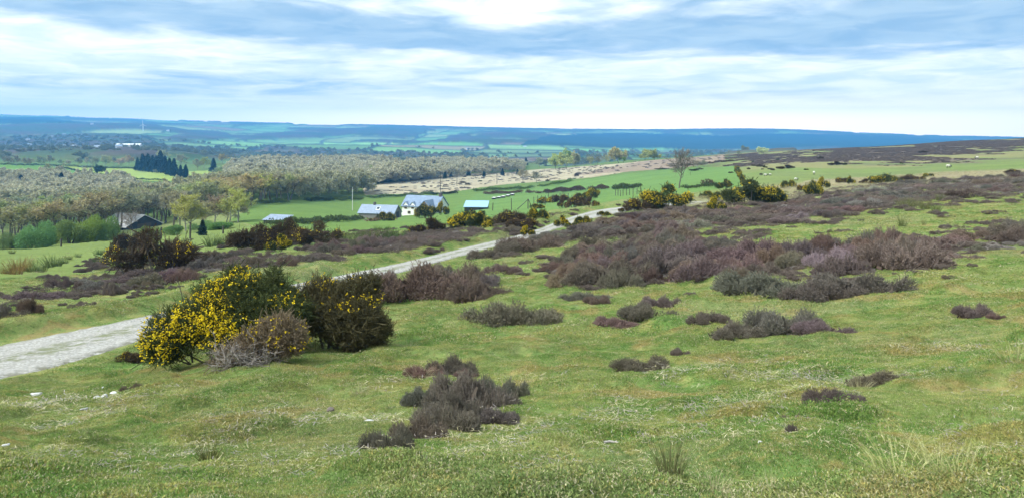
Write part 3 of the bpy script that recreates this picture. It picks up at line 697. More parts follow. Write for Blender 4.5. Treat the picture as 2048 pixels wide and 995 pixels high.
# ------------------------------------------------------------------ instanced ground cover (what nobody could count)
def scatter_stuff(name, label, cat, pts, scl, rot, protos, kind='stuff', parent=None, flat=None):
    """points mesh + geometry nodes: each point carries one of the prototypes"""
    colp = bpy.data.collections.new(name+'_sources')
    for p in protos: colp.objects.link(p)
    n = len(pts); rng = np.random.default_rng(n)
    me = bpy.data.meshes.new(name); me.vertices.add(n); me.vertices.foreach_set('co', np.asarray(pts, np.float32).ravel())
    def fa(nm, arr, typ='FLOAT', key='value'):
        at_ = me.attributes.new(nm, typ, 'POINT'); at_.data.foreach_set(key, arr)
    scl = np.asarray(scl, np.float32); scl = scl if scl.ndim == 2 else np.repeat(scl[:, None], 3, 1)
    rt = np.zeros((n, 3), np.float32); rot = np.asarray(rot, np.float32)
    if rot.ndim == 1: rt[:, 2] = rot
    else: rt[:] = rot
    fa('sc', np.ascontiguousarray(scl).ravel(), 'FLOAT_VECTOR', 'vector'); fa('ro', rt.ravel(), 'FLOAT_VECTOR', 'vector')
    fa('ix', rng.integers(0, len(protos), n).astype(np.int32), 'INT')
    o = bpy.data.objects.new(name, me); COL.objects.link(o)
    g = bpy.data.node_groups.new(name, 'GeometryNodeTree'); g.interface.new_socket('Geometry', in_out='INPUT', socket_type='NodeSocketGeometry'); g.interface.new_socket('Geometry', in_out='OUTPUT', socket_type='NodeSocketGeometry')
    N, Lk = g.nodes, g.links; gi, go = N.new('NodeGroupInput'), N.new('NodeGroupOutput')
    ci = N.new('GeometryNodeCollectionInfo'); ci.inputs['Collection'].default_value = colp; ci.inputs['Separate Children'].default_value = True; ci.inputs['Reset Children'].default_value = True
    ip = N.new('GeometryNodeInstanceOnPoints'); ip.inputs['Pick Instance'].default_value = True
    def na(nm, typ):
        q = N.new('GeometryNodeInputNamedAttribute'); q.data_type = typ; q.inputs['Name'].default_value = nm
        return [s for s in q.outputs if s.enabled and s.name == 'Attribute'][0]
    Lk.new(gi.outputs[0], ip.inputs['Points']); Lk.new(ci.outputs[0], ip.inputs['Instance']); Lk.new(na('ix', 'INT'), ip.inputs['Instance Index'])
    Lk.new(na('ro', 'FLOAT_VECTOR'), ip.inputs['Rotation']); Lk.new(na('sc', 'FLOAT_VECTOR'), ip.inputs['Scale']); Lk.new(ip.outputs[0], go.inputs[0])
    md = o.modifiers.new('scatter', 'NODES'); md.node_group = g
    tag(o, label, cat, kind=kind)
    return o
def fan_points(n, d0, d1, rng, u0=-60, u1=2110):
    """random points on the land between two distances, evenly per square metre"""
    D = np.sqrt(rng.uniform(d0*d0, d1*d1, n)); u = rng.uniform(u0, u1, n); return (u-U0)/F*D, D, u
def thin(pts, dmin, maxn=100000):
    """keep points at least dmin apart"""
    keep = []; grid = {}
    for i, p in enumerate(pts):
        c = (int(p[0]//dmin), int(p[1]//dmin)); ok = True
        for a in (-1, 0, 1):
            for b in (-1, 0, 1):
                for j in grid.get((c[0]+a, c[1]+b), ()):
                    if (pts[j][0]-p[0])**2+(pts[j][1]-p[1])**2 < dmin*dmin: ok = False; break
                if not ok: break
            if not ok: break
        if ok: grid.setdefault(c, []).append(i); keep.append(i)
        if len(keep) >= maxn: break
    return keep

def build_turf():
    rng = np.random.default_rng(5); P = []; S = []
    for n, d0, d1, s in [(26000, 3.2, 9, 1.), (34000, 9, 18, 1.4), (28000, 18, 34, 2.3), (26000, 34, 70, 4.), (14000, 70, 130, 6.5)]:
        x, y, u = fan_points(int(n*1.3), d0, d1, rng, -330, 2500); rd = road_dist(x, y); v = Vrow(u, y)
        ok = rd > .12+.0*s
        for poly, a, b, cf in FIELD_POLYS[:3]: ok &= ~(in_poly(u, v, poly) & (y > a*1.05))
        x, y = x[ok], y[ok]; P.append(np.c_[x, y, height(x, y)]); S.append(s*rng.uniform(.7, 1.3, len(x))*np.where(vnoise(x/1.3, y/1.3, 9) > .6, 1.35, .9))
    P = np.concatenate(P); S = np.concatenate(S); S = np.c_[S, S, S**.62]
    protos = [gen_turf(300+i).build('turf_tuft', M['blade'], link=False) for i in range(5)]
    h_ = .06; gx = (height(P[:, 0]+h_, P[:, 1])-height(P[:, 0]-h_, P[:, 1]))/(2*h_); gy = (height(P[:, 0], P[:, 1]+h_)-height(P[:, 0], P[:, 1]-h_))/(2*h_)
    nn = unit(np.c_[-gx, -gy, np.ones(len(P))]); c = rng.uniform(0, 6.28, len(P)); mx = np.cos(c)*nn[:, 0]+np.sin(c)*nn[:, 1]; my = -np.sin(c)*nn[:, 0]+np.cos(c)*nn[:, 1]
    rot = np.c_[-np.arcsin(my), np.arctan2(mx, nn[:, 2]), c]
    scatter_stuff('grass', 'short mossy grass covering the moor', 'grass', P, S, rot, protos)
build_turf()
# ------------------------------------------------------------------ the air of the valley
def build_haze():
    x, y, z0, z1 = 9800, 9800, -170, 205
    V = [(sx*x, yy, z) for z in (z0, z1) for sx, yy in ((-1, -y), (1, -y), (1, 6760), (-1, 6760))]
    f = [(3, 2, 1, 0), (4, 5, 6, 7), (0, 1, 5, 4), (1, 2, 6, 5), (2, 3, 7, 6), (3, 0, 4, 7)]
    m = bpy.data.materials.new('haze'); m.use_nodes = True; k = NT(m.node_tree); k.n.clear()
    p = k.node('ShaderNodeVolumePrincipled'); p.inputs['Color'].default_value = (.13, .49, 1., 1); p.inputs['Density'].default_value = 2.0e-4; p.inputs['Anisotropy'].default_value = .1
    out = k.node('ShaderNodeOutputMaterial'); k.l.new(p.outputs[0], out.inputs['Volume'])
    m.cycles.homogeneous_volume = True if hasattr(m.cycles, 'homogeneous_volume') else True
    o = mesh_np('haze', V, [f], [m]); tag(o, 'blue haze lying over the valley and far hills', 'haze', kind='stuff')
build_haze()

# ------------------------------------------------------------------ buildings
class Box:
    """collects plain solids in local coordinates"""
    def __init__(s): s.V = []; s.F = []
    def quad_solid(s, P):                       # 8 corners: bottom 4 (ccw), top 4
        n = len(s.V); s.V += [tuple(p) for p in P]
        s.F += [(n+3, n+2, n+1, n), (n+4, n+5, n+6, n+7)]+[(n+i, n+(i+1) % 4, n+4+(i+1) % 4, n+4+i) for i in range(4)]
        return s
    def box(s, x0, x1, y0, y1, z0, z1):
        return s.quad_solid([(x0, y0, z0), (x1, y0, z0), (x1, y1, z0), (x0, y1, z0), (x0, y0, z1), (x1, y0, z1), (x1, y1, z1), (x0, y1, z1)])
    def bar(s, a, b, w, h=None):
        a, b = np.array(a, float), np.array(b, float); d = unit(b-a); r = np.array([0, 0, 1.]) if abs(d[2]) < .9 else np.array([0, 1., 0])
        u = unit(np.cross(d, r))*w/2; v = unit(np.cross(u, d))*(h or w)/2
        return s.quad_solid([a-u-v, a+u-v, a+u+v, a-u+v, b-u-v, b+u-v, b+u+v, b-u+v])
    def poly_prism(s, pts, y0, y1):             # outline in xz, pushed along y
        n = len(s.V); m = len(pts); s.V += [(x, y0, z) for x, z in pts]+[(x, y1, z) for x, z in pts]
        s.F += [tuple(range(n, n+m)), tuple(range(n+2*m-1, n+m-1, -1))]+[(n+i, n+m+i, n+m+(i+1) % m, n+(i+1) % m) for i in range(m)]
        return s
    def slab(s, p, q, r, t, th):                # thin roof slab with corners p q r t
        p, q, r, t = (np.array(v, float) for v in (p, q, r, t)); nn = unit(np.cross(q-p, t-p))*th
        return s.quad_solid([p, q, r, t, p+nn, q+nn, r+nn, t+nn])
    def build(s, name, mat, parent=None, bevel=0.):
        me = bpy.data.meshes.new(name); me.from_pydata(s.V, [], s.F); me.materials.append(mat); me.update()
        import bmesh; bm = bmesh.new(); bm.from_mesh(me); bmesh.ops.recalc_face_normals(bm, faces=bm.faces)
        if bevel: bmesh.ops.bevel(bm, geom=bm.edges[:], offset=bevel, segments=1, affect='EDGES')
        bm.to_mesh(me); bm.free()
        o = bpy.data.objects.new(name, me); COL.objects.link(o)
        if parent: o.parent = parent
        return o
def m_slate(name, col, row=.25):
    m, k, b = mat_new(name); P = k.node('ShaderNodeTexCoord').outputs['Object']
    br = k.node('ShaderNodeTexBrick'); k.set(br.inputs['Vector'], P); br.inputs['Scale'].default_value = 1.; br.inputs['Row Height'].default_value = row; br.inputs['Brick Width'].default_value = row*1.4
    br.inputs['Mortar Size'].default_value = .012; br.inputs['Color1'].default_value = (*[c*.88 for c in col], 1); br.inputs['Color2'].default_value = (*[c*1.12 for c in col], 1); br.inputs['Mortar'].default_value = (*[c*.55 for c in col], 1)
    k.set(b.inputs['Base Color'], k.mix(1., br.outputs[0], k.mix(k.noise(P, .8, 4), (.8, .8, .8), (1.2, 1.2, 1.2)), 'MULTIPLY')); b.inputs['Roughness'].default_value = .5; b.inputs['Specular IOR Level'].default_value = .5
    return m
W = dict(render=mat_plain('white_render', (.80, .79, .75), .9, .06, .7), slate=m_slate('blue_slate', (.17, .23, .32)), slate2=m_slate('grey_blue_slate', (.23, .28, .36)),
    sheet=mat_plain('blue_sheet_roof', (.28, .44, .58), .45, .10, .5, .5), palesheet=mat_plain('pale_sheet_roof', (.60, .58, .58), .6, .16, .3, .4),
    dark=mat_plain('dark_cladding', (.045, .05, .06), .8, .3, .8), glass=mat_plain('window_glass', (.035, .045, .055), .12, .1, 1, .6), timber=mat_plain('brown_timber', (.26, .15, .065), .8, .3, 2.),
    stone=mat_plain('grey_stone', (.20, .19, .17), .9, .35, 2.5, bump=.6), wood=mat_plain('weathered_wood', (.085, .075, .060), .9, .4, 4., bump=.4), concrete=mat_plain('chimney_stack', (.10, .09, .09), .9, .3, 2.),
    white=mat_plain('white_paint', (.78, .78, .78), .6, .05, 1.), steel=mat_plain('white_steel', (.85, .86, .86), .5, .03, .1), wool=mat_plain('fleece', (.62, .58, .50), .95, .2, 9., bump=.8), face=mat_plain('dark_face', (.05, .045, .04), .9),
    flint=mat_plain('pale_flint', (.58, .56, .54), .85, .3, 9., bump=.7), stonebrown=mat_plain('brown_fieldstone', (.16, .13, .11), .9, .4, 9., bump=.7), deadwood=mat_plain('bleached_stick', (.40, .36, .33), .9, .35, 14., bump=.7))
def gable(b, x, y0, y1, z0, z1):                # triangular gable outline is made in yz
    pass
def roof_pair(rb, L, Wd, he, hr, ov=.35, th=.22, x0=None, x1=None):
    x0 = -L/2-ov if x0 is None else x0; x1 = L/2+ov if x1 is None else x1
    s = (hr-he)/(Wd/2); e = Wd/2+ov; ze = he-s*ov
    rb.slab((x0, -e, ze), (x1, -e, ze), (x1, 0, hr), (x0, 0, hr), th); rb.slab((x1, e, ze), (x0, e, ze), (x0, 0, hr), (x1, 0, hr), th)
def wall_body(L, Wd, he, hr, z0=-2.):
    b = Box(); n = 0
    V = []
    for x in (-L/2, L/2): V += [(x, -Wd/2, z0), (x, Wd/2, z0), (x, Wd/2, he), (x, 0, hr), (x, -Wd/2, he)]
    b.V = V; b.F = [(0, 1, 2, 3, 4), (9, 8, 7, 6, 5)]+[(i, i+5, (i+1) % 5+5, (i+1) % 5) for i in range(5)]
    return b
def window(parent, cx, y, cz, w, h, face='-y'):
    fr = Box(); t = .09
    def B(a0, a1, z0, z1, d0, d1):
        if face == '-y': return (a0, a1, y-d1, y-d0, z0, z1)
        return (y+d0, y+d1, a0, a1, z0, z1)
    for a0, a1, z0, z1 in ((cx-w/2, cx+w/2, cz-h/2, cz-h/2+t), (cx-w/2, cx+w/2, cz+h/2-t, cz+h/2), (cx-w/2, cx-w/2+t, cz-h/2+t, cz+h/2-t), (cx+w/2-t, cx+w/2, cz-h/2+t, cz+h/2-t), (cx-.04, cx+.04, cz-h/2+t, cz+h/2-t)):
        fr.box(*B(a0, a1, z0, z1, .0, .10))
    f = fr.build('window', W['timber'], parent)
    Box().box(*B(cx-w/2+t, cx+w/2-t, cz-h/2+t, cz+h/2-t, .003, .045)).build('pane', W['glass'], f)

def build_white_house():
    x, y, z = at(850, 428, 200, 420); z += .2
    e = empty('farmhouse', (x, y, z), R(-21)); tag(e, 'white rendered farmhouse with blue slate roof and timber-framed front gable', 'house')
    L, Wd, he, hr = 13.6, 8.2, 2.75, 6.0
    wall_body(L, Wd, he, hr, -3).build('wall', W['render'], e)
    rb = Box(); roof_pair(rb, L, Wd, he, hr+.05)
    rf = rb.build('roof', W['slate'], e)
    Box().box(L/2-1.2, L/2-.2, -.5, .5, hr-.4, hr+1.2).box(L/2-1.28, L/2-.12, -.58, .58, hr+1.2, hr+1.35).build('chimney', W['concrete'], rf)
    # two small wall dormers near the left end
    for dx in (-5.3, -2.6):
        d = Box(); d.poly_prism([(dx-.95, he-.6), (dx+.95, he-.6), (dx+.95, he+.35), (dx, he+1.35), (dx-.95, he+.35)], -Wd/2-.12, -Wd/2+1.6); dm = d.build('dormer', W['render'], e)
        r2 = Box(); r2.slab((dx-1.15, -Wd/2-.3, he+.2), (dx, -Wd/2-.3, he+1.42), (dx, -Wd/2+2.2, he+1.42), (dx-1.15, -Wd/2+2.2, he+.2), .12)
        r2.slab((dx, -Wd/2-.3, he+1.42), (dx+1.15, -Wd/2-.3, he+.2), (dx+1.15, -Wd/2+2.2, he+.2), (dx, -Wd/2+2.2, he+1.42), .12); r2.build('dormer_roof', W['slate'], dm)
        window(e, dx, -Wd/2-.13, he-.3, 1.0, 1.15)
    window(e, -4., -Wd/2, .6, 1.1, 1.0); window(e, .2, -Wd/2, .7, 1.1, 1.0)
    window(e, -1.4, L/2, 3.6, .9, 1.1, '+x'); window(e, 1.8, L/2, .9, 1.1, 1.1, '+x')
    Box().box(-1.6, -.7, -Wd/2-.05, -Wd/2+.02, -.2, 2.0).build('door', W['timber'], e)
    # projecting gable with glazed timber front
    gx, gw, gd, gr = 3.8, 4.6, 3.4, 5.0
    g = Box(); g.poly_prism([(gx-gw/2, -3), (gx+gw/2, -3), (gx+gw/2, 2.5), (gx, gr), (gx-gw/2, 2.5)], -Wd/2-gd, -Wd/2+2.4); wg = g.build('front_wing', W['render'], e)
    r = Box(); yy0, yy1 = -Wd/2-gd-.45, -Wd/2+3.2; s_ = (gr-2.5)/(gw/2); ee = gw/2+.4; ze = 2.5-s_*.4
    r.slab((gx-ee, yy0, ze), (gx, yy0, gr+.05), (gx, yy1, gr+.05), (gx-ee, yy1, ze), .18); r.slab((gx, yy0, gr+.05), (gx+ee, yy0, ze), (gx+ee, yy1, ze), (gx, yy1, gr+.05), .18)
    r.build('wing_roof', W['slate'], wg)
    fy = -Wd/2-gd; gl = Box(); gl.poly_prism([(gx-gw/2+.3, .2), (gx+gw/2-.3, .2), (gx+gw/2-.3, 2.45), (gx, gr-.45), (gx-gw/2+.3, 2.45)], fy-.05, fy+.02); gg = gl.build('glazing', W['glass'], wg)
    t = Box()
    for a, b in [((gx-gw/2+.15, 0), (gx-gw/2+.15, 2.5)), ((gx+gw/2-.15, 0), (gx+gw/2-.15, 2.5)), ((gx-gw/2, 2.4), (gx, gr-.15)), ((gx+gw/2, 2.4), (gx, gr-.15)), ((gx-gw/2, 2.3), (gx+gw/2, 2.3)), ((gx, .2), (gx, gr-.3)), ((gx-1.1, .2), (gx-1.1, 3.4)), ((gx+1.1, .2), (gx+1.1, 3.4)), ((gx-gw/2, 1.3), (gx+gw/2, 1.3)), ((gx-1.1, 3.5), (gx+1.1, 3.5))]:
        t.bar((a[0], fy-.12, a[1]), (b[0], fy-.12, b[1]), .32, .16)
    t.build('timber_frame', W['timber'], wg)
    # low white terrace wall beside it
    p = at(800, 430, 200, 420); b = Box(); b.box(-3.4, 3.2, -.15, .15, -1.5, .95)
    for i in range(5): b.box(-3.3+i*1.6, -3.+i*1.6-.05, -.22, .22, .9, 1.15)
    o = b.build('terrace_wall', W['white']); o.location = (p[0], p[1], p[2]+.2); o.rotation_euler.z = R(8); tag(o, 'low white terrace wall between the white farmhouse and stone outbuilding', 'wall')
build_white_house()
def build_outbuilding():
    x, y, z = at(760, 436, 180, 400); e = empty('stone_outbuilding', (x, y, z), R(-14)); tag(e, 'long low stone outbuilding with grey-blue slate roof and skylight', 'outbuilding')
    L, Wd, he, hr = 12.2, 6.2, 1.9, 4.2
    wall_body(L, Wd, he, hr).build('wall', W['stone'], e); rb = Box(); roof_pair(rb, L, Wd, he, hr, .3, .15); rf = rb.build('roof', W['slate2'], e)
    Box().box(-2.2, -1.5, -.35, .35, hr-.3, hr+.9).build('chimney', W['concrete'], rf)
    s = (hr-he)/(Wd/2)
    def onroof(x0, x1, y0, y1, up): return [(x0, y0, he+(y0+Wd/2)*s+up), (x1, y0, he+(y0+Wd/2)*s+up), (x1, y1, he+(y1+Wd/2)*s+up), (x0, y1, he+(y1+Wd/2)*s+up)]
    Box().slab(*onroof(-.6, .7, -2.1, -.9, .17), .08).build('skylight', W['white'], rf)
    Box().slab(*onroof(-.45, .55, -1.95, -1.05, .26), .02).build('skylight_pane', W['glass'], rf)
    Box().box(2.2, 3.2, -Wd/2-.04, -Wd/2+.02, -1, 1.7).build('door', W['dark'], e)
    Box().box(L/2-.02, L/2+.04, -1.2, 1.2, -1, 2.2).build('doorway', W['dark'], e)
build_outbuilding()
def build_sheds():
    x, y, z = at(953, 420, 160, 400); e = empty('shed', (x, y, z), R(-6)); tag(e, 'small shed with pale blue metal roof right of the white farmhouse', 'shed')
    Box().box(-3.6, 3.6, -2, 2, -1.5, 1.3).build('wall', W['dark'], e); rb = Box(); rb.slab((-3.9, -2.4, 1.1), (3.9, -2.4, 1.1), (3.8, 2.3, 2.7), (-3.8, 2.3, 2.7), .12); rb.build('roof', W['sheet'], e)
    Box().box(-.9, .9, -2.06, -1.98, -1.2, 1.0).build('door', W['wood'], e)
    x, y, z = at(262, 458, 200, 420); e = empty('barn', (x, y, z-.5), R(-30), (.92, .92, .92)); tag(e, 'dark-sided barn with pale grey roof at the edge of the wood', 'barn')
    L, Wd, he, hr = 14, 12.5, 2.2, 5.4
    wall_body(L, Wd, he, hr, -3).build('wall', W['dark'], e); rb = Box(); roof_pair(rb, L, Wd, he, hr, .4, .15); rb.build('roof', W['palesheet'], e)
    Box().box(L/2-.01, L/2+.06, -2.4, 2.4, -2, 2.8).build('door', W['wood'], e)
    x, y, z = at(556, 446, 120, 260); e = empty('low_shed', (x, y, z-.3), R(-18), (.8, .8, .8)); tag(e, 'low shed with blue-grey roof half hidden behind brown gorse', 'shed')
    Box().box(-3.6, 3.6, -1.6, 1.6, -1, 1.5).build('wall', W['dark'], e); rb = Box(); rb.slab((-3.9, -2.0, 1.3), (3.9, -2.0, 1.3), (3.8, 2.0, 2.5), (-3.8, 2.0, 2.5), .1); rb.build('roof', W['slate2'], e)
    Box().box(-3.3, -2.4, -1.66, -1.58, -.5, 1.3).build('door', W['wood'], e)
    # five low shelters in the green field
    spots = [(988, 397.5, 'nearest and leftmost'), (997.5, 396, 'second from the left'), (1006.5, 394.5, 'third and middle'), (1016, 392.5, 'fourth from the left'), (1025, 390.5, 'fifth and rightmost')]
    for i, (u, v, nm) in enumerate(spots):
        p = at(u, v, 200, 600)
        e = empty('animal_shelter', (p[0], p[1], p[2]-.05), R(-35), (.56, .56, .72)); tag(e, 'low pale-roofed shelter in the green field, %s of the five' % nm, 'shelter', 'low shelters in line in the field')
        Box().slab((-1.5, -1.3, 1.05), (1.5, -1.3, 1.05), (1.5, 1.3, 1.35), (-1.5, 1.3, 1.35), .1).build('roof', W['palesheet'], e)
        Box().box(-1.35, 1.35, 1.05, 1.15, -.2, 1.25).box(-1.35, -1.25, -1.1, 1.05, -.2, 1.12).box(1.25, 1.35, -1.1, 1.05, -.2, 1.12).build('side_panels', W['dark'], e)
        for sx in (-1.3, 1.3): Box().box(sx-.06, sx+.06, -1.22, -1.1, -.2, 1.1).build('leg', W['wood'], e)
    # far white farmsteads
    far = [(59, 299, 'at the foot of the left hill'), (106, 283, 'low on the left hill below the fields'), (56, 287, 'by the small green paddock on the left'), (128, 274.5, 'under the dark copse on the left hill'), (165, 277, 'in the middle of the left hillside'), (158, 268, 'above the middle of the left hillside'), (184, 255.5, 'high on the left hill below the plantation'),
           (125, 306, 'left of the pair by the valley hedge'), (149, 305.5, 'larger of the pair by the valley hedge'), (195, 307.5, 'behind the pale blossom tree'), (238, 307.5, 'just left of the long white sheds'), (613, 302, 'in trees behind the bare hill wood'), (336, 266.5, 'right of the wind turbine'), (1050, 292, 'on the bright field in mid valley'), (925, 326, 'at the right foot of the bare hill wood'), (935, 295, 'left of the mid valley field')]
    for i, (u, v, nm) in enumerate(far):
        p = at(u, v+2, 1000, 6000); s = (p[1]/1500)*3.3/9; s = min(max(s*1.3, .9), 3.)
        e = empty('cottage', p, R(-20+17*(i % 4)), (s, s, s)); tag(e, 'tiny far white cottage %s' % nm, 'house', 'white farmhouses scattered across the valley')
        wall_body(11, 7, 3.4, 5.8, -6).build('wall', W['white'], e); rb = Box(); roof_pair(rb, 11, 7, 3.4, 5.9, .4, .3); rb.build('roof', W['slate2'], e)
    p = at(258, 308, 1000, 3000); e = empty('long_shed', p, R(3)); tag(e, 'row of long white farm sheds behind the dark conifers', 'farm shed')
    wall_body(42, 10, 3.6, 6, -6).build('wall', W['white'], e); rb = Box(); roof_pair(rb, 42, 10, 3.6, 6.1, .4, .3); rb.build('roof', W['white'], e)
    p = at(457, 341, 500, 900); e = empty('stone_cottage', p, R(-25)); tag(e, 'dark stone cottage with grey roof beside the lone dark conifer', 'house')
    wall_body(7, 5, 2.6, 4.8, -2).build('wall', W['stone'], e); rb = Box(); roof_pair(rb, 7, 5, 2.6, 4.9, .3, .2); rb.build('roof', W['slate'], e)
    Box().box(2.6, 3.4, -.4, .4, 4.4, 5.6).build('chimney', W['stone'], e)
build_sheds()
def build_turbine():
    p = at(286, 264, 3000, 6400); D = p[1]; px = D/1500; e = empty('wind_turbine', p); tag(e, 'white three-bladed wind turbine on the far hill', 'wind turbine')
    top = (264-252)*px+4; a = Acc(); tube(a, [(0, 0, -8), (0, 0, top*.5), (0, 0, top)], [px*.8, px*.65, px*.5], 10); a.build('tower', W['steel'], e)
    Box().box(-px*.35, px*.35, -px*.9, px*.9, top-px*.3, top+px*.45).build('nacelle', W['steel'], e)
    for k in range(3):
        th = R(92+120*k); d = np.array([math.cos(th), 0, math.sin(th)]); q = np.array([-d[2], 0, d[0]]); b = Box(); h0 = np.array([0, -px*1.1, top]); L = px*8.2
        c = [h0-q*px*.42, h0+q*px*.42, h0+d*L+q*px*.16, h0+d*L-q*px*.16]; o = np.array([0, px*.22, 0])
        b.quad_solid([v for v in c]+[v+o for v in c]); b.build('blade', W['steel'], e)
build_turbine()

def build_fences():
    def post(name, u, v, h, lean, label, d0=40, d1=400, w=.14, group=None, wood='wood'):
        p = at(u, v, d0, d1); a = Acc(); d = np.array([math.sin(R(lean)), .03, math.cos(R(lean))]); tube(a, [np.array((0, 0, -.4)), d*h*.5, d*h], [w*.62, w*.56, w*.5], 6)
        t = d*h; a.add(np.array([t+(.3*w, 0, .03), t+(0, .3*w, .03), t+(-.3*w, 0, .02), t+(0, -.3*w, .02)]), q=np.array([[0, 1, 2, 3]]))
        o = a.build(name, W[wood]); o.location = p; tag(o, label, 'post', group); return p
    # row of crooked posts above the bend of the track
    e = None; pts = [(1068,410,1.9,-2),(1075,409,2.1,1),(1083,407,1.9,0),(1090,410,2.0,2),(1097,404,2.2,-1),(1105,406,1.9,3),(1113,404,1.8,-2),(1120,402,1.9,1),(1127,401,2.2,-3),(1136,402,1.7,2)]
    b0 = at(1068, 410, 60, 300); e = empty('post_fence', b0); tag(e, 'crooked wooden post and wire fence above the bend in the track', 'fence'); tops = []
    for (u, v, h, ln) in pts:
        p = np.array(at(u, v, 60, 300))-np.array(b0); a = Acc(); d = np.array([math.sin(R(ln)), .02, math.cos(R(ln))]); h *= 1.25
        tube(a, [p-(0, 0, .4), p+d*h*.5, p+d*h], [.11, .10, .085], 6); a.build('post', W['wood'], e); tops.append((p, d*h))
    for f in (.35, .6, .85):
        a = Acc(); 
        tube(a, [p+t*f for p, t in tops], [.012]*len(tops), 3); a.build('wire', W['wood'], e)
    pts = [(1231,389),(1236,390),(1241,391),(1246,390.5),(1253,389.5),(1259,388.5),(1266,388),(1274,387),(1281,386)]
    b0 = at(1231, 391, 60, 320); e = empty('field_fence', b0); tag(e, 'short run of grey fence posts left of the tall flowering gorse', 'fence'); tops = []
    for i, (u, v) in enumerate(pts):
        p = np.array(at(u, v+2, 60, 320))-np.array(b0); a = Acc(); h = 1.7+.15*math.sin(i*2.3); tube(a, [p-(0, 0, .3), p+(.02, 0, h)], [.09, .07], 6); a.build('post', W['wood'], e); tops.append((p, np.array((0, 0, h))))
    for f in (.45, .8): a = Acc(); tube(a, [p+t*f for p, t in tops], [.012]*len(tops), 3); a.build('wire', W['wood'], e)
    # the broken corner brace
    p = at(1056, 418, 60, 300); e = empty('fence_brace', p); tag(e, 'corner fence post with two slanting wooden braces by the green field', 'fence')
    for nm, a_, b_, w in (('post', (0, 0, -.3), (0, 0, 2.5), .24), ('brace', (-2.7, .2, -.1), (.05, .1, 2.4), .16), ('brace', (.9, -.1, .6), (.05, -.1, 2.5), .16)):
        a = Acc(); tube(a, [a_, np.add(a_, b_)/2, b_], [w*.55, w*.52, w*.48], 6); a.build(nm, W['wood'], e)
    post('fence_post', 1023, 420, 3.0, -1, 'tall lone fence post left of the slanting brace', 80, 300, .2)
    post('fence_post', 985, 421, 2.2, 4, 'short dark post standing right of the blue-roofed shed', 80, 300, .2)
    post('leaning_post', 1146, 404, 2.5, 28, 'leaning fence post right of the crooked row', 60, 300, .16)
    post('leaning_post', 1139, 403, 2.0, 22, 'second slanting post beside the crooked row', 60, 300, .10)
    for u, v, h, l in [(313, 479, 1.9, 'left one of the two close wooden posts'), (322, 478, 2.1, 'right one of the two close wooden posts'), (380, 476, 2.6, 'taller wooden post right of the close pair'), (284, 474, 1.8, 'wooden post by the dark barn'), (446, 467, 1.4, 'short wooden post by the pale hedge'),(122, 494, 1.5, 'thin post at the pasture edge below the willows')]:
        post('gate_post', u, v, h, 1, l, 60, 300, .26)
    # telephone poles
    for u, v, top, l in [(360, 461, 419, 'telephone pole beside the wood right of the barn'), (705, 421, 375, 'pale telephone pole in the field left of the farmhouse'), (881, 384, 344, 'dark telephone pole beyond the farmhouse roof'), (994, 368, 345, 'telephone pole on the tan moor'), (914, 372, 352, 'thin pole on the tan moor near the small conifers')]:
        p = at(u, v, 80, 700); h = (v-top)/1500*p[1]; e = empty('telephone_pole', p); tag(e, l, 'pole', 'telephone poles'); w = max(.13, p[1]/1500*.55)
        a = Acc(); tube(a, [(0, 0, -.6), (0, 0, h*.5), (0, 0, h)], [w, w*.85, w*.7], 7, 0); a.build('pole', W['wood'] if u != 705 else W['palesheet'], e)
        Box().box(-.7, .7, -.06, .06, h-.5, h-.38).build('crossarm', W['wood'], e)
    # rails by the little gate on the far side of the house field
build_fences()

def build_sheep():
    def sheep(u, v, rz, sc, lab):
        p = at(u, v, 80, 600); e = empty('sheep', (p[0], p[1], p[2]), R(rz), (sc,)*3); tag(e, lab, 'sheep', 'sheep grazing on the slope')
        import bmesh; bm = bmesh.new(); bmesh.ops.create_icosphere(bm, subdivisions=3, radius=1)
        for vt in bm.verts:
            c = vt.co; n = 1+.06*math.sin(c.x*9)*math.cos(c.y*8+c.z*7); taper = 1-.12*c.x
            vt.co = (c.x*.56*n, c.y*.26*n*taper, .62+c.z*.28*n*taper)
        me = bpy.data.meshes.new('body'); bm.to_mesh(me); bm.free(); me.materials.append(W['wool']); o = bpy.data.objects.new('body', me); COL.objects.link(o); o.parent = e
        a = Acc()
        tube(a, [(.42, 0, .72), (.60, 0, .66), (.72, 0, .50), (.80, 0, .30)], [.13, .11, .095, .05], 8); a.build('head', W['face'], e)
        for sx in (-.34, .34):
            for sy in (-.13, .13):
                a = Acc(); tube(a, [(sx, sy, .5), (sx+.03, sy, .28), (sx-.01, sy, .0)], [.07, .045, .035], 6); a.build('leg', W['face'], e)
    for u, v, rz, sc, l in [(1531, 353, 10, 1.2, 'white sheep at the left of the close pair on the green slope'), (1540, 352, 190, 1.0, 'white sheep at the right of the close pair on the green slope'), (1628, 350.5, 70, 1.5, 'white sheep facing away just above the gorse'), (1897, 337, 0, 1.5, 'white sheep on the green strip far right'), (1954, 318, 180, 1.5, 'white sheep up among the heather on the hill'), (1592, 362, 20, 1.1, 'small pale sheep behind the flowering gorse')]:
        sheep(u, v, rz, sc*.72, l)
build_sheep()

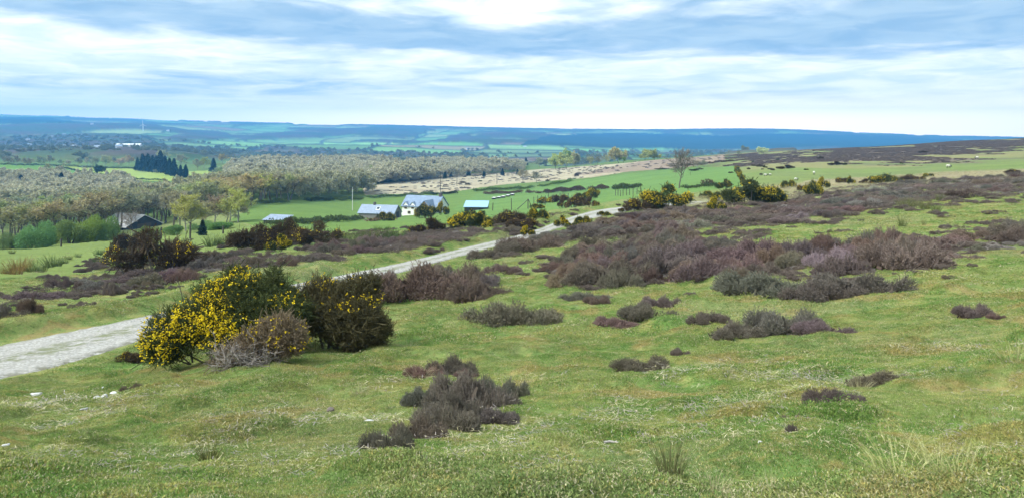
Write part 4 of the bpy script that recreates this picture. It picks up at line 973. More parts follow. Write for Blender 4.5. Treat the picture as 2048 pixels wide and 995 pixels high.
def rock(name, u, v, sx, sy, sz, rz, seed, mat, label, cat='stone', group=None):
    import bmesh; bm = bmesh.new(); bmesh.ops.create_icosphere(bm, subdivisions=3, radius=1); rng = np.random.default_rng(seed)
    cuts = [unit(rng.normal(size=3)) for _ in range(9)]
    for vt in bm.verts:
        c = np.array(vt.co)
        for k in cuts:
            d = c@k-.62
            if d > 0: c = c-k*d*.9
        c = c*(1+.05*math.sin(c[0]*11+seed)*math.sin(c[1]*9)); vt.co = (c[0]*sx, c[1]*sy, c[2]*sz+sz*.35)
    me = bpy.data.meshes.new(name); bm.to_mesh(me); bm.free(); me.materials.append(mat)
    o = bpy.data.objects.new(name, me); COL.objects.link(o); o.location = at(u, v, 3.5, 200); o.rotation_euler.z = R(rz); tag(o, label, cat, group)
def build_stones():
    L = [(73, 781, .12, .07, .05, 'rounded pale stone on the grass near the track, furthest up the slope'), (125, 800, .13, .05, .03, 'flat pale stone on the grass in the middle of the scatter'), (192, 808, .055, .04, .03, 'small white stone left of the pair below the gorse'), (207, 805, .08, .05, .04, 'larger white stone of the pair below the gorse'),
         (228, 795, .08, .05, .03, 'white stone nearest the bare earth under the gorse'), (45, 798, .04, .03, .02, 'tiny pale chip at the left of the stones'), (168, 822, .05, .03, .02, 'tiny pale chip below the white stones'), (8, 864, .06, .03, .015, 'pale flat stone at the left edge of the picture'), (207, 779, .03, .03, .02, 'tiny pale chip above the white pair')]
    for i, (u, v, a, b, c, l) in enumerate(L): rock('pale_stone', u, v, a*1.15, b*1.2, c*1.2, i*37, i+3, W['flint'], l, group='pale stones on the grass below the gorse')
    rock('brown_stone', 660, 823, .055, .05, .045, 20, 77, W['stonebrown'], 'small round brown stone lying alone on the grass')
    rock('pale_stone', 737, 850, .06, .035, .03, 20, 78, W['flint'], 'pale angular stone left of the heather mound')
    rock('pale_stone', 873, 872, .045, .035, .035, 20, 79, W['flint'], 'grey stone at the foot of the long heather mound')
    rock('pale_stone', 712+310, 476+400, .05, .03, .02, 20, 80, W['flint'], 'flat pale stone in the grass left of the stick')
    rock('pale_stone', 1520, 922, .022, .018, .012, 50, 81, W['flint'], 'pale speckled stone in the lower right grass')
    rock('pale_boulder', 782, 494, .35, .2, .14, 10, 82, W['flint'], 'flat pale stone on the bank above the track')
    p = at(1208, 894, 3, 30); e = Acc(); rng = np.random.default_rng(3)
    pts = np.array([(-.0, 0, .02), (.045, .01, .022), (.09, -.005, .02), (.135, -.012, .016), (.185, -.022, .015)]); tube(e, pts, [.009, .0095, .008, .009, .004], 8)
    tube(e, [(.13, -.012, .016), (.165, .004, .018), (.195, .006, .014)], [.006, .005, .002], 6); tube(e, [(.14, -.01, .014), (.16, -.03, .01), (.18, -.042, .008)], [.005, .004, .0015], 5)
    o = e.build('stick', W['deadwood']); o.location = p; o.scale = (1.15,)*3; tag(o, 'short bleached forked stick lying on the grass', 'stick')
build_stones()
# ------------------------------------------------------------------ trees
TREE_P = {}
def tree_protos():
    spec = dict(wood=[dict(h=11, crown=.30, fork=.48, n1=8, twigs=11, buds=700) for _ in range(4)], field=[dict(h=9, crown=.48, fork=.25, n1=9, twigs=14, buds=1300) for _ in range(3)],
                leafy=[dict(h=8, crown=.50, fork=.20, n1=9, twigs=12, buds=5200, budsize=.42) for _ in range(2)], bare=[dict(h=10, crown=.46, fork=.30, n1=12, twigs=5, bare=True, tw=.07)])
    s = 0
    for k, L in spec.items():
        TREE_P[k] = []
        for kw in L:
            s += 1; tr, cr, bu = gen_tree(100+s, **kw)
            t = tr.build('trunk', M['bark_pale'] if k == 'field' else M['bark'], link=False); c = crown_mesh('crown', cr, bu, M['twig'], M['leaf'] if k == 'leafy' else M['bud'], link=False)
            TREE_P[k].append((t, c))
    TREE_P['conifer'] = []
    for i in range(3):
        tr, cr = gen_conifer(200+i); TREE_P['conifer'].append((tr.build('trunk', M['bark'], link=False), cr.build('crown', M['needle'], link=False)))
    TREE_P['willow'] = []
    for i in range(2):
        fo, st = gen_bushball(230+i, 4200, .035, .13, 1.0, .35); TREE_P['willow'].append((st.build('trunk', M['bark'], link=False), fo.build('crown', M['leaf'], link=False)))
tree_protos()
_trng = np.random.default_rng(11); _nt = [0]
def tree(kind, u=None, v=None, h=None, label='', group=None, name='tree', cat='tree', tint=(1, 1, 1), d=(100, 1300), xy=None, wide=1., var=None):
    base = dict(wood=11, field=9.2, leafy=8.2, bare=10, conifer=17, willow=1.45)[kind]; P = TREE_P[kind]
    t, c = P[_trng.integers(len(P)) if var is None else var % len(P)]
    p = at(u, v, *d) if xy is None else (xy[0], xy[1], ground_at(*xy))
    s = h/base; e = empty(name, (p[0], p[1], p[2]-.1), _trng.uniform(0, 6.28), (s*wide, s*wide, s)); tag(e, label, cat, group)
    for q, nm in ((t, 'trunk'), (c, 'crown')):
        o = q.copy(); o.name = nm; COL.objects.link(o); o.parent = e; o.color = (*[x*_trng.uniform(.88, 1.12) for x in tint], 1)
    return e
def region_points(poly, d0, d1, step, rng, maxn):
    D0 = []; uu = np.array([p[0] for p in poly]); xs = []
    n = 60000; x, y, u = fan_points(n, d0, d1, rng, uu.min(), uu.max()); v = Vrow(u, y); ok = in_poly(u, v, poly); P = np.c_[x, y][ok]
    k = thin(P, step); P = P[k]; P = P[np.argsort(P[:, 1])]
    return P[:maxn]
GREY, OLIVE, YELL, PALE, ORNG = (.84, .82, .78), (.92, .98, .76), (1.1, 1.15, .55), (1.30, 1.25, 1.08), (1.15, .98, .72)
WOOD_REST = []
def build_trees():
    rng = np.random.default_rng(8)
    # the near wood
    poly = [(-30,496),(120,484),(215,470),(300,452),(390,437),(450,424),(520,407),(600,401),(700,392),(740,387),(735,378),(640,382),(500,386),(400,394),(250,414),(100,430),(-30,440)]
    P = region_points(poly, 170, 520, 6.3, rng, 2000); P[:, 0] += 0; print('wood', len(P)); WOOD_REST.append(P[220:]); P = P[:220]
    for x, y in P:
        u = U0+F*x/y; n = vnoise(x/35, y/35, 5); tint = GREY if n < .38 else OLIVE if n < .66 else YELL if n < .74 else GREY
        if 430 < u < 520 and n > .5: tint = ORNG
        sec = 'left of the barn' if u < 225 else 'behind the barn' if u < 400 else 'beyond the house field'
        tree('wood', xy=(x, y), h=rng.uniform(10.5, 14.0)*(.85 if u < 120 else 1), name='bare_tree', wide=rng.uniform(1.2, 1.6), tint=tint,
             label='tall bare grey-brown tree in the wood %s' % sec, group='bare trees of the wood %s' % sec)
    # row of small trees right of the barn
    for i, (u, v, h, tint, k, l) in enumerate([(371, 462, 7.6, YELL, 'field', 'small yellow-green budding tree right of the telephone pole'), (381, 460, 7.2, OLIVE, 'field', 'small olive budding tree second right of the telephone pole'), (405, 452, 6.0, OLIVE, 'field', 'small tree leaning beside a dark conifer stump'), (430, 448, 7.2, GREY, 'field', 'grey bare tree at the left of the open row'), (452, 446, 6.8, GREY, 'field', 'grey bare tree in the middle of the open row'), (459, 444, 7., OLIVE, 'field', 'olive tree close behind the middle of the open row'), (477, 445, 8., YELL, 'field', 'yellowish budding tree at the right end of the open row'), (266, 463, 5.0, (1.2, 1.2, 1.2), 'bare', 'bare grey spreading tree in front of the barn roof'), (203, 455, 5.5, OLIVE, 'field', 'olive budding tree left of the barn roof'), (348, 452, 11., GREY, 'wood', 'tall grey tree standing right of the barn')]):
        tree(k, u, v, h, l, 'open row of small trees right of the barn' if 425 < u else None, 'small_tree', tint=tint, d=(140, 400), wide=1.15)
    # bright willows at the wood's edge
    for i, (u, v, w, h, tint, l) in enumerate([(66, 495, 5.4, 5.4, (.72, .95, .66), 'rounded pale green willow at the left of the pasture edge'), (100, 489, 4.4, 4.2, (.75, 1., .65), 'pale green willow right beside the leftmost one'), (141, 487, 4.4, 5.6, (.80, 1.05, .60), 'bright green willow in the middle of the pasture edge'), (174, 484, 4.6, 6.0, (.95, 1.2, .50), 'brightest yellow-green willow at the pasture edge'), (207, 481, 4.4, 5.4, (.72, 1., .62), 'green willow beside the barn, with a dark stem'), (28, 497, 3.8, 3.4, (.60, .70, .62), 'low grey-green willow at the far left of the pasture edge'), (125, 482, 4.0, 4.4, (.52, .55, .52), 'grey leafless willow between two green ones'), (88, 478, 4.2, 5.6, (.5, .62, .42), 'dull green willow behind the pale green pair'), (300, 474, 3.4, 2.6, (.75, 1.05, .6), 'low green shrub below the barn'), (345, 470, 3.4, 2.4, (.70, 1.0, .6), 'low green shrub right of the two posts'), (410, 461, 4.6, 2.2, (.62, .86, .52), 'long low green shrub at the left of the field hedge'), (440, 459, 4.2, 2.0, (.65, .92, .52), 'low green shrub at the right of the field hedge')]):
        tree('willow', u, v, h, l, 'willow scrub along the pasture edge', 'willow_shrub', 'shrub', tint, (120, 330), wide=w/h)
    # dark conifers
    for i, (u, v, h) in enumerate([(275, 341, 15), (285, 342, 18), (296, 343, 17), (305, 344, 19), (313, 346, 17), (321, 346, 20), (330, 348, 19), (339, 351, 16), (348, 353, 15), (290, 339, 16), (361, 356, 11), (371, 357, 10.5)]):
        tree('conifer', u, v, h*(.96+.1*(i % 3)), 'dark conifer in the dense clump above the near wood' if i < 10 else 'shorter dark conifer at the right foot of the clump', 'conifers in the dark clump', 'conifer', d=(560, 1000), wide=1.15)
    for u, v, h, l in [(427, 345, 15, 'lone dark conifer right of the big clump'), (42, 388, 12, 'dark rounded conifer in the pale wood at far left'), (108, 374, 7, 'small dark conifer left of the paired ones in the pale wood'), (122, 383, 13, 'tallest dark conifer in the pale wood'), (130, 385, 10, 'dark conifer right beside the tallest in the pale wood'), (70, 390, 9, 'dark conifer between two others in the pale wood'), (141, 373, 7, 'slim small conifer in the pale wood'), (218, 371, 8, 'narrow dark conifer standing on the wood top'), (405, 470, 2.8, 'small black conifer among the small trees'), (1052, 328, 10, 'single small dark conifer on the pale ridge')]:
        tree('conifer', u, v, h, l, None, 'conifer', d=(560, 1000) if v < 400 and u < 1000 else (100, 1100), wide=1.3)
    for i, u in enumerate([793, 808, 815, 829, 844, 858, 873, 890, 902, 937, 968, 1005, 1035]):
        tree('conifer', u, 357-.03*(u-793)+2*math.sin(i*2.), 6.+1.6*math.sin(i*3.1), 'small dark conifer in the thin line along the edge of the tan moor', 'small conifers along the tan moor', 'conifer', d=(440, 860), wide=1.4)
    tree('leafy', 203, 352, 9.5, 'round dark evergreen tree between the two fields', None, 'evergreen_tree', tint=(.28, .34, .22), d=(560, 900), wide=1.0)
    # bright budding trees on the pale ridge
    for u, v, h, k, tint, l, w in [(755, 363, 13, 'leafy', (1.35, 1.5, .9), 'bright lime-green tree at the edge of the tan moor', 1.1), (733, 366, 7, 'leafy', (1., 1.15, .7), 'smaller green tree left of the bright lime-green one', 1.), (1134, 324, 19, 'leafy', (1.75, 1.6, 1.2), 'tall pale yellow-green tree crowning the ridge', .95), (1110, 339, 15, 'leafy', (1.6, 1.55, .95), 'broad yellow-green tree on the ridge slope, left one', 1.0), (1134, 338, 15, 'leafy', (1.55, 1.5, 1.05), 'broad yellow-green tree on the ridge slope, right one', 1.0), (1150, 324, 14, 'leafy', (1.7, 1.6, 1.4), 'pale tree right beside the tall yellow-green one', .9), (1079, 334, 12, 'field', PALE, 'cream budding tree standing alone on the ridge', .9),
        (1238, 326, 15, 'leafy', (1.7, 1.55, 1.3), 'large pale rounded tree on the crest', 1.), (1247, 325, 9, 'leafy', (1.2, 1.35, .6), 'green rounded tree just right of the large pale one', 1.), (1296, 311+4, 10, 'field', GREY, 'purple-grey bare tree behind the yellow-green one on the crest', 1.2), (1290, 320, 9.5, 'leafy', (1.5, 1.5, .85), 'yellow-green rounded tree at the right of the crest', 1.5), (1309, 320, 9, 'leafy', (1.5, 1.5, .85), 'yellow-green tree furthest right on the crest', 1.3), (1476, 311, 4.5, 'field', (.7, .75, .6), 'small dark thorn tree on the skyline by the moor wall', 1.), (1528, 307, 5.5, 'leafy', (2.2, 2.1, 2.2), 'white blossoming tree beyond the brow', 1.6), (1180, 331, 9, 'field', PALE, 'pale bare tree left in the crest row', 1.), (1195, 329, 8, 'field', GREY, 'grey bare tree in the crest row', 1.), (1212, 328, 9, 'field', PALE, 'pale bare tree right in the crest row', 1.)]:
        tree(k, u, v, h, l, None, 'ridge_tree', tint=tint, d=(300, 900) if u < 1450 else (400, 680), wide=w)
    # trees by field hedges at mid distance on the left
    hd = [(15, 333, 10, GREY), (33, 334, 11, GREY), (48, 335, 9, OLIVE), (82, 335, 12, GREY), (100, 330, 11, GREY), (120, 333, 8, OLIVE), (156, 333, 10, GREY), (175, 331, 9, PALE), (193, 334, 12, GREY), (212, 334, 14, PALE), (228, 332, 10, GREY), (242, 334, 11, PALE), (258, 331, 12, PALE), (96, 345, 8, OLIVE), (395, 340, 12, OLIVE), (408, 338, 13, YELL), (362, 333, 15, OLIVE), (325, 328, 16, PALE), (445, 330, 12, YELL), (438, 350, 9, OLIVE), (172, 349, 4, OLIVE), (232, 352, 3.5, GREY), (310, 348, 4.5, GREY), (1046, 363, 9, GREY), (1073, 366, 7.5, GREY), (170, 342, 6, GREY), (60, 333, 9, GREY), (138, 334, 8, PALE)]
    for i, (u, v, h, tint) in enumerate(hd):
        l = 'grey bare thorn tree on the tan moor, %s of the two' % ('left' if u == 1046 else 'right') if u > 1000 else 'broad pale blossom-grey tree in the hedge left of the conifer clump' if u == 212 else 'bare hedgerow tree beyond the two green fields'
        tree('field', u, v, h, l, None if l.startswith('b') and u == 212 or u > 1000 else 'hedgerow trees beyond the green fields', 'thorn_tree' if u > 1000 else 'hedgerow_tree', tint=tint, d=(360, 1100), wide=1.15)
    # the lone bare tree on the right
    tree('bare', 1358, 377, 10.2, 'lone leafless tree standing at the corner of the green field', None, 'leafless_tree', tint=(.55, .50, .48), d=(120, 330), wide=.95)
    for u, v, h in [(1395, 336, 4.5), (1408, 334, 4.)]: tree('field', u, v, h, 'small bare thorn tree on the purple moor beyond the lone tree', 'thorn trees on the purple moor', 'thorn_tree', tint=GREY, d=(250, 700), wide=1.3)
build_trees()
def far_woods():
    rng = np.random.default_rng(18)
    def proto(kind, i, mt, mb, nm, scl=1.):
        spec = dict(h=10, crown=.40, fork=.3, n1=7, twigs=9, buds=1500, tw=.13, budsize=.42); tr, cr, bu = gen_tree(500+i, **spec)
        o = crown_mesh(nm, cr, bu, mt, mb, link=False); return o
    mtw = m_leafy('sun_paled_wood_twigs', (.40, .375, .26), (.50, .445, .33)); mbd = m_leafy('sun_paled_wood_buds', (.43, .42, .24), (.55, .50, .35), .25)  # naturally pale wood, with sunlight mixed into the twig and bud colours
    mtd = m_leafy('valley_wood_twigs', (.15, .13, .10), (.28, .245, .19)); mbs = m_leafy('valley_wood_buds', (.13, .165, .07), (.30, .32, .17))
    pale = [proto('w', i, mtw, mbd, 'sun_paled_tree') for i in range(4)]; dull = [proto('w', 10+i, mtd, mbs, 'valley_tree') for i in range(3)]; mids = [proto('w', 20+i, M['twig'], M['bud'], 'wood_tree') for i in range(3)]
    def place(nm, label, poly, d0, d1, step, h0, h1, protos, maxn=3000, n=None):
        P = region_points(poly, d0, d1, step, rng, maxn); z = height(P[:, 0], P[:, 1]); s = rng.uniform(h0, h1, len(P))/10*(.8+.6*vnoise(P[:, 0]/22, P[:, 1]/22, 3))
        scatter_stuff(nm, label, 'woodland', np.c_[P, z-.4], np.c_[s*1.35, s*1.35, s], rng.uniform(0, 6.28, len(P)), protos)
    P = WOOD_REST[0]; s = rng.uniform(1.0, 1.35, len(P)); scatter_stuff('deep_woods', 'crowded bare treetops deeper in the near wood', 'woodland', np.c_[P, height(P[:, 0], P[:, 1])-.4], np.c_[s*1.2, s*1.2, s], rng.uniform(0, 6.28, len(P)), mids)
    place('hill_woods', 'pale bare woodland covering the rounded hill, sunlight painted into its colour', [(458,345),(500,331),(640,328),(760,331),(820,338),(860,352),(840,362),(725,372),(600,382),(470,378)], 540, 1010, 6.5, 8, 12.5, pale)
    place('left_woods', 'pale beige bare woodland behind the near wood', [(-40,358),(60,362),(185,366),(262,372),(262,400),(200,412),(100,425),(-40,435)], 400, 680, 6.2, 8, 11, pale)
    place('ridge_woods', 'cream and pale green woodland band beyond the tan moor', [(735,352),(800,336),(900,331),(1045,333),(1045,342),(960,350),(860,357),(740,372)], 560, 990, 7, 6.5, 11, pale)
    # trees along the far hedges and in valley copses
    x, y, u = fan_points(30000, 940, 2600, rng, -40, 1500); v = Vrow(u, y); z = height(x, y); c, w, lift = covers(x, y)
    ok = (lift > 2.5) & (vnoise(x/40, y/40, 3) > .35); x, y, z, lift = x[ok], y[ok], z[ok], lift[ok]; k = rng.permutation(len(x))[:2000]; P = np.c_[x, y, z][k]; s = rng.uniform(.5, 1.3, len(P)); P[:, 2] += lift[k]*.5
    scatter_stuff('valley_woods', 'hedgerow trees and copses filling the valley floor', 'woodland', P, np.c_[s*1.2, s*1.2, s], rng.uniform(0, 6.28, len(P)), dull)
far_woods()

# ------------------------------------------------------------------ hedges
def hedge(pts_px, h, w, label, d, tint=(1, 1, 1), brown=False, dens=9, fl=0, name='hedge'):
    """a clipped-by-sheep hedge along a line on the ground: leafy shoots, one unbroken body"""
    rng = np.random.default_rng(int(pts_px[0][0])+7); P = np.array([px2xy(u, v, *d) for u, v in pts_px]); s = np.r_[0, np.cumsum(np.hypot(*np.diff(P, axis=0).T))]
    L = s[-1]; n = int(L*dens*w*h*4); t = rng.random(n)*L; c = np.c_[np.interp(t, s, P[:, 0]), np.interp(t, s, P[:, 1])]
    hh = h*(.55+.75*vnoise(t/2.6, t*0, 3)); th = rng.uniform(0, 2*math.pi, n); r = rng.random(n)**.4; o = np.c_[np.cos(th), np.sin(th)]*r[:, None]*w/2
    x, y = c[:, 0]+o[:, 0], c[:, 1]+o[:, 1]; z = height(x, y)+hh*np.sqrt(np.maximum(0, 1-r**2*.8))*rng.uniform(.15, 1, n)**.5
    Q = np.c_[x, y, z]; b0 = np.array([P[0, 0], P[0, 1], ground_at(*P[0])]); Q = Q-b0; a = Acc(); d_ = unit(np.c_[o/w, np.full(n, .8)]+rng.normal(size=(n, 3))*.5)
    a.rib(Q, Q+d_*.35, .10, .03, rng)
    for k in range(2): a.rib(Q, Q+unit(rng.normal(size=(n, 3)))*.28, .20, .10, rng)
    ob = a.build(name, M['gorse_brown'] if brown else M['hedge']); ob.location = b0; ob.color = (*tint, 1); tag(ob, label, 'hedge')
def build_hedges():
    hedge([(515,409),(545,409),(572,408)], 2.2, 3.2, 'dark hedge piece at the left end of the house field', (200, 500), (1., 1.1, .8), dens=3)
    hedge([(613,403),(640,402),(665,401)], 2.0, 3., 'dark hedge piece second along the house field', (200, 520), (.8, .8, .8), dens=3)
    hedge([(672,401),(700,400),(724,399)], 2.0, 3., 'hedge piece in the middle beyond the house field', (200, 520), (1., 1.1, .8), dens=3)
    hedge([(738,396),(780,394),(830,391),(865,389)], 2.0, 3., 'long green hedge between the house field and tan moor', (220, 560), (1.1, 1.3, .9), dens=3)
    hedge([(860,389),(875,389)], 2.4, 3., 'rounded dark bush hedge left of the telephone pole', (220, 560), (.5, .55, .5), dens=4)
    hedge([(884,388),(898,387),(912,387)], 2.0, 3., 'dark hedge piece right of the telephone pole', (220, 560), (.55, .5, .5), dens=4)
    hedge([(948,382),(980,381),(1030,379),(1065,377)], 2.2, 3.4, 'pale green hedge behind the shelters', (220, 600), (1.5, 1.7, .9), dens=3)
    hedge([(970,388),(1000,388),(1042,386)], 1.9, 3., 'brown hedge just behind the shelters', (180, 560), (.9, .8, .8), True, dens=4)
    hedge([(1054,386),(1068,385)], 2.0, 2.6, 'short brown hedge clump right of the shelters', (180, 560), (.8, .75, .7), True, dens=4)
    hedge([(1074,386),(1083,386)], 1.3, 2., 'smallest round bush in the hedge gap', (180, 560), (.8, .8, .7), True, dens=4)
    hedge([(1092,386),(1120,384),(1165,381)], 2.3, 3.4, 'thick dark brown hedge across the middle of the green field', (170, 560), (.62, .52, .5), True, dens=5)
    hedge([(1178,380),(1195,378),(1212,378)], 1.8, 3., 'low brown hedge right of the thick dark one', (170, 560), (.65, .6, .55), True, dens=4)
    hedge([(1230,379),(1255,378),(1278,376)], 2.0, 3., 'grey-green hedge behind the grey fence posts', (170, 520), (.8, .85, .7), dens=4)
    hedge([(1078,374),(1110,370),(1142,363)], 2.2, 3., 'pale green hedge climbing along the tan moor edge', (260, 640), (1.5, 1.7, .8), dens=3)
    hedge([(540,452),(600,448),(680,443),(722,440)], 1.5, 2.6, 'scrubby dark green hedge below the house field', (130, 330), (.9, .95, .8), dens=3)
    hedge([(735,444),(760,442),(790,440)], 1.2, 2.0, 'low stone-coloured scrub below the long outbuilding', (130, 330), (1.3, 1.2, 1.1), True, dens=3)
    hedge([(1366,378),(1410,375),(1460,373)], 1.1, 1.6, 'thin dark hedge right of the leafless tree', (120, 330), (.8, .8, .7), dens=4)
    hedge([(1408,373),(1420,372)], 2.0, 2.6, 'rounded grey bush in the field corner', (120, 330), (.8, .75, .75), True, dens=5)
    hedge([(1340,324+8),(1400,328),(1465,323)], 1.6, 2.6, 'dark ragged hedge line along the top of the green field', (220, 560), (.7, .6, .5), True, dens=3)
    hedge([(330,363),(250,359),(180,349),(112,333)], 1.8, 2.6, 'dark hedge between the dark green and yellow fields', (540, 940), (.8, .8, .7), dens=1.6)
    hedge([(0,331),(80,332),(150,334),(270,338)], 2.6, 4., 'long dark hedge at the top of the left fields', (600, 960), (.8, .8, .7), dens=1.2)
    hedge([(60,325),(120,322),(200,325),(270,326)], 2.6, 4., 'far thin hedge across the left green fields', (700, 1400), (.8, .85, .7), dens=.9)
build_hedges()

# ------------------------------------------------------------------ gorse
GP = {}
def gorse_protos():
    def shape(seed, n, flat):
        r = np.random.default_rng(seed); x = np.linspace(-.72, .72, n)+r.normal(size=n)*.09; top = (1-.55*x**2)*r.uniform(.74, 1.08, n); L = []
        for xi, t in zip(x, top):
            a = r.uniform(.19, .31); L.append((xi, r.uniform(-.25, .25), max(.2, t-a)*flat, a, a*.95, a*r.uniform(.7, 1.)))
            if r.random() < .75: L.append((xi*.85+r.normal()*.08, r.uniform(-.3, .3), max(.16, t*.45)*flat, a*.95, a, a*.8))
        return L
    shapes = [shape(1, 7, 1.), shape(2, 8, .85), shape(6, 6, 1.05), shape(9, 5, 1.)]
    for kind, mat, fl in (('green', 'gorse', .25), ('brown', 'gorse_brown', .14), ('yellow', 'gorse', .60)):
        GP[kind] = []
        for i, sh in enumerate(shapes):
            fo, f2, st = gen_gorse(40+i+len(GP)*10, sh, 3600, L=.10, w=.014, flower=fl, nfl=1500 if kind != 'brown' else 600, fs=.020, shell=.55, spines=6)
            GP[kind].append([fo.build('foliage', M[mat], link=False), f2.build('blossom', M['flower'], link=False), st.build('stems', M['bark'], link=False)])
gorse_protos()
def gorse(kind, i, u, v, wpx, hpx, label, d=(20, 400), rz=None, group=None, tint=(1, 1, 1), cat='gorse bush', nofl=False):
    p = at(u, v, *d); W_, H_ = wpx/F*p[1], hpx/F*p[1]; rng = np.random.default_rng(int(u*7+v)); rz = rng.uniform(-.4, .4)+(math.pi if rng.random() < .5 else 0) if rz is None else rz
    e = empty('gorse_bush', (p[0], p[1], p[2]-.05*H_), rz, (W_/1.9, W_/1.9, H_/1.05)); tag(e, label, cat, group)
    for q, nm in zip(GP[kind][i], ('foliage', 'blossom', 'stems')):
        if nm == 'blossom' and nofl: continue
        o = q.copy(); o.name = nm; COL.objects.link(o); o.parent = e; o.color = (*tint, 1) if nm == 'foliage' else (1, 1, 1, 1)
def main_gorse():
    x, y, z = at(470, 722, 10, 40); D = y; k = D/F                      # metres per photo pixel at this distance
    def lob(u, v, ru, rv, dy=0, ry=None): return ((u-470)*k, dy, (722-v)*k, ru*k, (ry or ru*.9)*k, rv*k)
    FL = [(325, 672, 34, 1.), (345, 640, 30, .9), (385, 622, 34, 1.1), (425, 608, 30, 1.1), (445, 652, 34, 1.1), (490, 660, 28, .9), (400, 665, 30, .35), (430, 545, 24, .7), (475, 548, 20, .45), (560, 612, 24, .5), (330, 710, 26, .5)]
    fo, fl, st = gen_gorse(1, [lob(345, 668, 52, 62), lob(400, 640, 60, 52, .1), lob(455, 610, 70, 60, .5), lob(520, 640, 70, 55, .2), lob(462, 592, 56, 34, .9, 60), lob(515, 600, 56, 36, .9, 60), lob(440, 560, 22, 24, .9, 26), lob(520, 562, 18, 22, .9, 24), lob(455, 655, 60, 50, 0), lob(430, 600, 70, 45, .7), lob(560, 640, 55, 45, .5), lob(330, 700, 34, 42, -.1)],
                           17000, L=.15, w=.013, flower=.7, nfl=6600, fs=.028, shell=.45, stems=26, spines=8,
                           fmask=lambda P, r: sum(a_*np.exp(-((P[:, 0]-(u_-470)*k)**2+(P[:, 2]-(722-v_)*k)**2)/(r_*k)**2) for u_, v_, r_, a_ in FL) > r.random(len(P)))
    e = empty('gorse_bush', (x, y, z), 0, (1, 1, .94)); tag(e, 'big gorse bush thick with yellow flowers beside the track', 'gorse bush')
    fo.build('foliage', M['gorse'], e); fl.build('blossom', M['flower'], e); st.build('stems', M['bark'], e)
    x2, y2, z2 = at(680, 700, 10, 40); k = y2/F
    def lob2(u, v, ru, rv, dy=0): return ((u-680)*k, dy, (700-v)*k, ru*k, ru*.9*k, rv*k)
    fo, fl, st = gen_gorse(2, [lob2(715, 648, 64, 58), lob2(660, 640, 60, 52, .2), lob2(610, 625, 50, 48, .4), lob2(700, 600, 52, 36, .5), lob2(640, 600, 50, 34, .6), lob2(735, 665, 46, 44), lob2(725, 585, 26, 24, .7)],
                           13000, L=.12, w=.013, flower=.35, nfl=1100, fs=.026, shell=.5, stems=18, spines=8, fmask=lambda P, r: P[:, 2] > .95)
    e = empty('gorse_bush', (x2, y2, z2)); tag(e, 'rounded brown-green gorse bush with few flowers, joined to the big flowering one', 'gorse bush')
    o = fo.build('foliage', M['gorse_brown'], e); o.color = (.80, .88, .66, 1); fl.build('blossom', M['flower'], e); st.build('stems', M['bark'], e)
    x3, y3, z3 = at(545, 728, 8, 40); y3 -= .3; k = y3/F
    def lob3(u, v, ru, rv, dy=0): return ((u-545)*k, dy, (738-v)*k, ru*k, ru*.8*k, rv*k)
    fo, fl, st = gen_gorse(3, [lob3(580, 692, 42, 34), lob3(530, 700, 44, 32), lob3(490, 722, 36, 26, -.2), lob3(560, 672, 40, 20, .2), lob3(455, 745, 24, 16, -.3)], 7500, L=.11, w=.011, flower=.4, nfl=260, fs=.028, shell=.4, stems=24, spines=8)
    e = empty('gorse_bush', (x3, y3, ground_at(x3, y3))); tag(e, 'low half-dead grey and brown gorse in front of the big flowering bush', 'gorse bush')
    rng = np.random.default_rng(4); o = fo.build('foliage', M['gorse_brown'], e); o.color = (1.5, 1.45, 1.5, 1); fl.build('blossom', M['flower'], e); st.build('stems', M['bark_pale'], e)
    g = Acc()
    for i in range(80):
        b = np.array([rng.uniform(-.9, .35), rng.uniform(-.75, -.1), rng.uniform(-.05, .28)]); q, d = wob_path(b, unit(np.array([rng.normal()*.8-.3, -.5, rng.uniform(.0, .9)])), rng.uniform(.25, .6), 5, .3, rng); tube(g, q, np.linspace(.009, .003, 6), 3, rng.random())
        for j in range(9):
            w_ = q[rng.integers(1, 6)]; q2, _ = wob_path(w_, unit(d+rng.normal(size=3)*.8), rng.uniform(.06, .2), 3, .3, rng); tube(g, q2, np.linspace(.004, .0015, 4), 3, rng.random())
    g.build('dead_twigs', M['gorse_grey'], e)
main_gorse()
